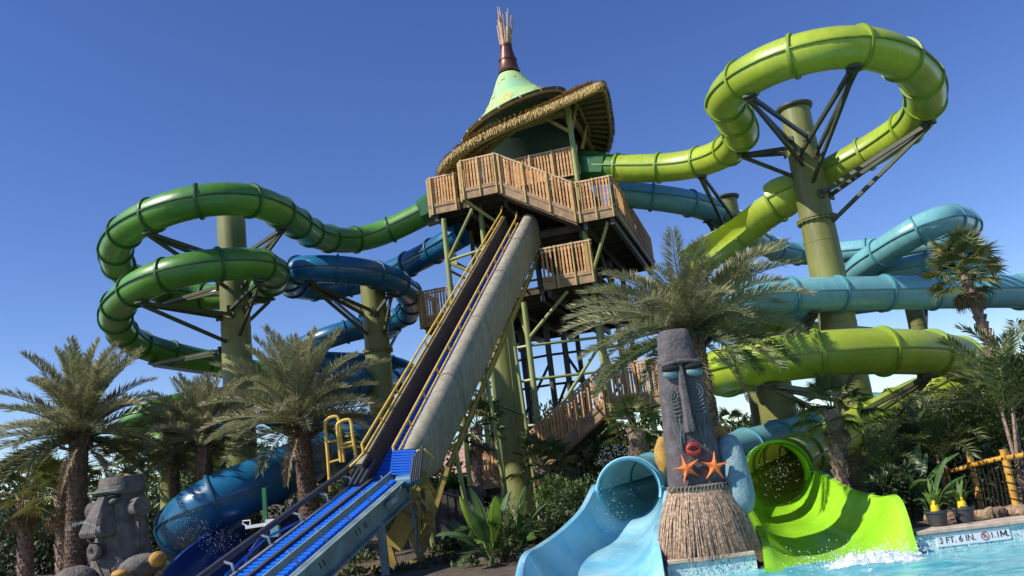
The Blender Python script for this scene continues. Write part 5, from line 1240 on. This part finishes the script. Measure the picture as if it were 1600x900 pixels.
for (t0, t1, Y, r) in (((1567, 702), (1592, 806), 12.1, .05), ((1514, 712), (1534, 796), 12.8, .044), ((1479, 722), (1490, 790), 13.6, .04), ((1640, 690), (1662, 800), 11.9, .05)):
    a = aY(*t1, Y); c = aY(*t0, Y); bam((a.x, Y, GZ), (a.x, Y, c.z), r, 'bamboo_post')
    for f in (.25, .5, .75): lash(Vector((a.x, Y, GZ + (c.z - GZ) * f)), (0, 0, 1), r, 2, .12)
def xz(px, py, Y): return aY(px, py, Y)
for a, c, r in ((xz(1572, 716, 12.05), xz(1650, 703, 11.85), .04), (xz(1514, 728, 12.75), xz(1572, 714, 12.05), .036), (xz(1479, 738, 13.55), xz(1515, 729, 12.75), .032), (xz(1536, 798, 12.7), xz(1590, 796, 12.05), .036), (xz(1590, 796, 12.05), xz(1660, 790, 11.85), .04), (xz(1492, 803, 13.4), xz(1536, 798, 12.7), .032)):
    bam(a, c, r, 'bamboo_rail'); n = 5
    for i in range(n): lash(a.lerp(c, (i + .5) / n), c - a, r, 1, .10)
b = MB(); rnd = random.Random(2)          # rope net in the big panel
for i in range(9):
    f = i / 8; a = xz(1520 + 55 * f, 728 - 13 * f, 12.7 - .6 * f); c = xz(1536 + 54 * f, 798 - 2 * f, 12.65 - .55 * f); b.tube([a, a.lerp(c, .5) + Vector((.03, .03, 0)), c], .006, 4)
b.build('rope_net', 'rope', fb)
# rocks along the planting bed
rnd = random.Random(8)
for i in range(14):
    px = 1425 + i * 13 + rnd.uniform(-4, 4); Y = 12.0 + rnd.uniform(-.1, .35); c = aZ(px, 812 - (px - 1425) * .09 + rnd.uniform(-8, 4), GZ + .05); c.y = Y
    b = MB(); b.ball((c.x, c.y, GZ + .05), (rnd.uniform(.07, .14), rnd.uniform(.06, .1), rnd.uniform(.06, .10)), 10, 7, jit=.5); o = b.build('bed_rock', 'rock_tan', None, smooth=40); tag(o, 'tan rubble stone along the coping below the bamboo fence', 'rock', 'tan stones along the coping')
# little building with a pink roof beyond the pillar
hb = aY(768, 790, 40); hs_ = thing('garden_house', 'small cream building with pink roof beyond the broad pillar', 'building', (hb.x, 40, .2))
MB().box((hb.x, 42, 1.0), 4.0, 3.4, 1.7).build('wall', 'wall_cream', hs_)
for k in range(5):
    b = MB(); z0 = 1.85 + k * .24; y0 = 39.9 + k * .42; b.beam((hb.x - 2.4, y0, z0), (hb.x + 2.4, y0, z0), .5, .06, (0, -.5, 1)); b.build('roof_course', 'roof_pink', hs_)
b = MB(); b.add([(hb.x - 2.3, 39.9, 1.8), (hb.x + 2.3, 39.9, 1.8), (hb.x + 2.3, 42, 3.0), (hb.x - 2.3, 42, 3.0), (hb.x + 2.3, 44, 1.8), (hb.x - 2.3, 44, 1.8)], [(0, 1, 2, 3), (3, 2, 4, 5), (1, 4, 2), (0, 3, 5)]); b.build('roof', 'roof_pink', hs_)
for dx in (-1.2, 0, 1.2):
    w = MB().box((hb.x + dx, 40.29, 1.05), .7, .05, .8).build('window', 'glass_dk', hs_); MB().box((hb.x + dx, 40.25, 1.05), .05, .04, .8).build('mullion', 'wall_cream', w)

# striped mast far behind the tiki
q = aY(1122, 660, 34); mast = thing('mast', 'thin striped brown and white mast behind the tiki', 'mast', (q.x, 34, GZ)); zt_ = aY(1116, 622, 34).z
for k in range(9): MB().lathe([(.07, 0), (.07, (zt_ - GZ) / 9 - .005)], 8, (q.x, 34, GZ + k * (zt_ - GZ) / 9)).build('band', 'fascia' if k % 2 else 'white', mast, smooth=60)

# ================================================================ WATER IN MOTION
oct_f = [(0, 2, 4), (2, 1, 4), (1, 3, 4), (3, 0, 4), (2, 0, 5), (1, 2, 5), (3, 1, 5), (0, 3, 5)]
def drops(label, gen, n, r0, r1, seed, m='foam_droplet', name='water_spray'):
    rnd = random.Random(seed); b = MB()
    for i in range(n):
        p = gen(rnd); r = rnd.uniform(r0, r1); d = Vector((rnd.gauss(.4, .3), rnd.gauss(0, .3), rnd.gauss(-.6, .4))).normalized() * rnd.uniform(1.2, 3.4) * r; e1 = d.cross(Vector((.3, 1, .2))).normalized() * r * .7; e2 = d.cross(e1).normalized() * r * .7
        b.add([p + e1, p - e1, p + e2, p - e2, p + d, p - d], oct_f)
    o = stuff(b.build(name, m, None)); o['label'] = label; o['category'] = 'water'; return o
def g1(rnd):
    f = rnd.random(); px = 270 + 110 * f + rnd.gauss(0, 8); py = 815 + 45 * f + rnd.gauss(0, 14); return aY(px, py, 16 + rnd.uniform(-.5, .5))
drops('fine water spray crossing the palm trunks above the chute', g1, 420, .002, .0048, 1)
def g2(rnd):
    a = rnd.uniform(0, 3.14); r = rnd.random() ** .5 * 34; return aY(965 + math.cos(a) * r + rnd.gauss(0, 3), 728 - math.sin(a) * r * 1.05, 16.3 + rnd.uniform(-.3, .3))
drops('dome of water spray in front of the pink-trunked fan palm', g2, 420, .002, .0048, 2)
def g3(rnd): return aY(1222 + rnd.gauss(0, 18), 738 + rnd.gauss(0, 18), 14.5 + rnd.uniform(-.2, .1))
drops('droplets flying across the lime tube mouth', g3, 150, .002, .006, 3)
def g4(rnd):
    f = rnd.random(); return aY(158 - 55 * f + rnd.gauss(0, 1.5), 829 - 18 * math.sin(2.2 * f) + 14 * f * f + rnd.gauss(0, 1.5), 13.4)
drops('thin jet of water spouting from the moai mouth', g4, 160, .002, .006, 4)
def g5(rnd): return aY(955 + rnd.gauss(0, 14), 790 + rnd.gauss(0, 22), 14.0 + rnd.uniform(-.5, .4))
drops('droplets in the sky blue flume', g5, 110, .002, .0045, 5)
# foaming splash where the lime flume meets the pool
def foam_den(x, y):
    v = Vector((x * 3.2, y * 4.5, 2.1)); d = math.hypot((x - 4.05) / .62, (y - 10.80) / .34)
    return math.exp(-d * d) * 1.25 + .42 * noise.noise(v) + .25 * noise.noise(v * 3.1) + .12 * noise.noise(v * 8)
b = MB(); nx, ny = 230, 130; xs = [2.7 + 2.7 * i / nx for i in range(nx + 1)]; ys = [9.9 + 1.22 * j / ny for j in range(ny + 1)]; keep = {}
for j in range(ny):
    for i in range(nx):
        if foam_den((xs[i] + xs[i + 1]) / 2, (ys[j] + ys[j + 1]) / 2) > .50:
            q = []
            for ii, jj in ((i, j), (i + 1, j), (i + 1, j + 1), (i, j + 1)):
                if (ii, jj) not in keep:
                    x, y = xs[ii], ys[jj]; g = max(0, foam_den(x, y) - .50); v = Vector((x * 11, y * 11, 0))
                    keep[(ii, jj)] = len(b.v); b.v.append((x, y, wz(x, y) + .004 + .13 * g * (1 + .7 * noise.noise(v)) + .03 * g * noise.noise(v * 3)))
                q.append(keep[(ii, jj)])
            b.f.append(tuple(q))
o = stuff(b.build('foam_splash', 'foam', None, smooth=60)); o['label'] = 'white foaming splash where the lime flume meets the water'; o['category'] = 'water'
drops('white droplets thrown up by the lime flume splash', lambda r: Vector((4.0 + r.gauss(0, .42), 10.8 + r.gauss(0, .18), abs(r.gauss(0, .09)) + .02)), 900, .003, .008, 7)
# far treeline closing the horizon
b = MB(); rnd = random.Random(77)
for i in range(26000):
    x = rnd.uniform(-75, 75); h = 2.6 + 1.6 * noise.noise(Vector((x * .12, 0, 5))) + .9 * noise.noise(Vector((x * .5, 3, 5))); y = 74 + rnd.uniform(-2, 2); z = .2 + h * rnd.random() ** .7; l = rnd.uniform(.25, .5)
    a = Vector((rnd.gauss(0, 1), rnd.gauss(0, 1), rnd.gauss(.3, .8))).normalized(); s = a.cross(Vector((rnd.gauss(0, 1), rnd.gauss(0, 1), rnd.gauss(0, 1)))).normalized(); p = Vector((x, y, z))
    b.add([p, p + a * l * .5 + s * l * .25, p + a * l, p + a * l * .5 - s * l * .25], [(0, 1, 2, 3)])
o = stuff(b.build('treeline', 'leaf', None)); o['label'] = 'low far treeline along the horizon'; o['category'] = 'trees'
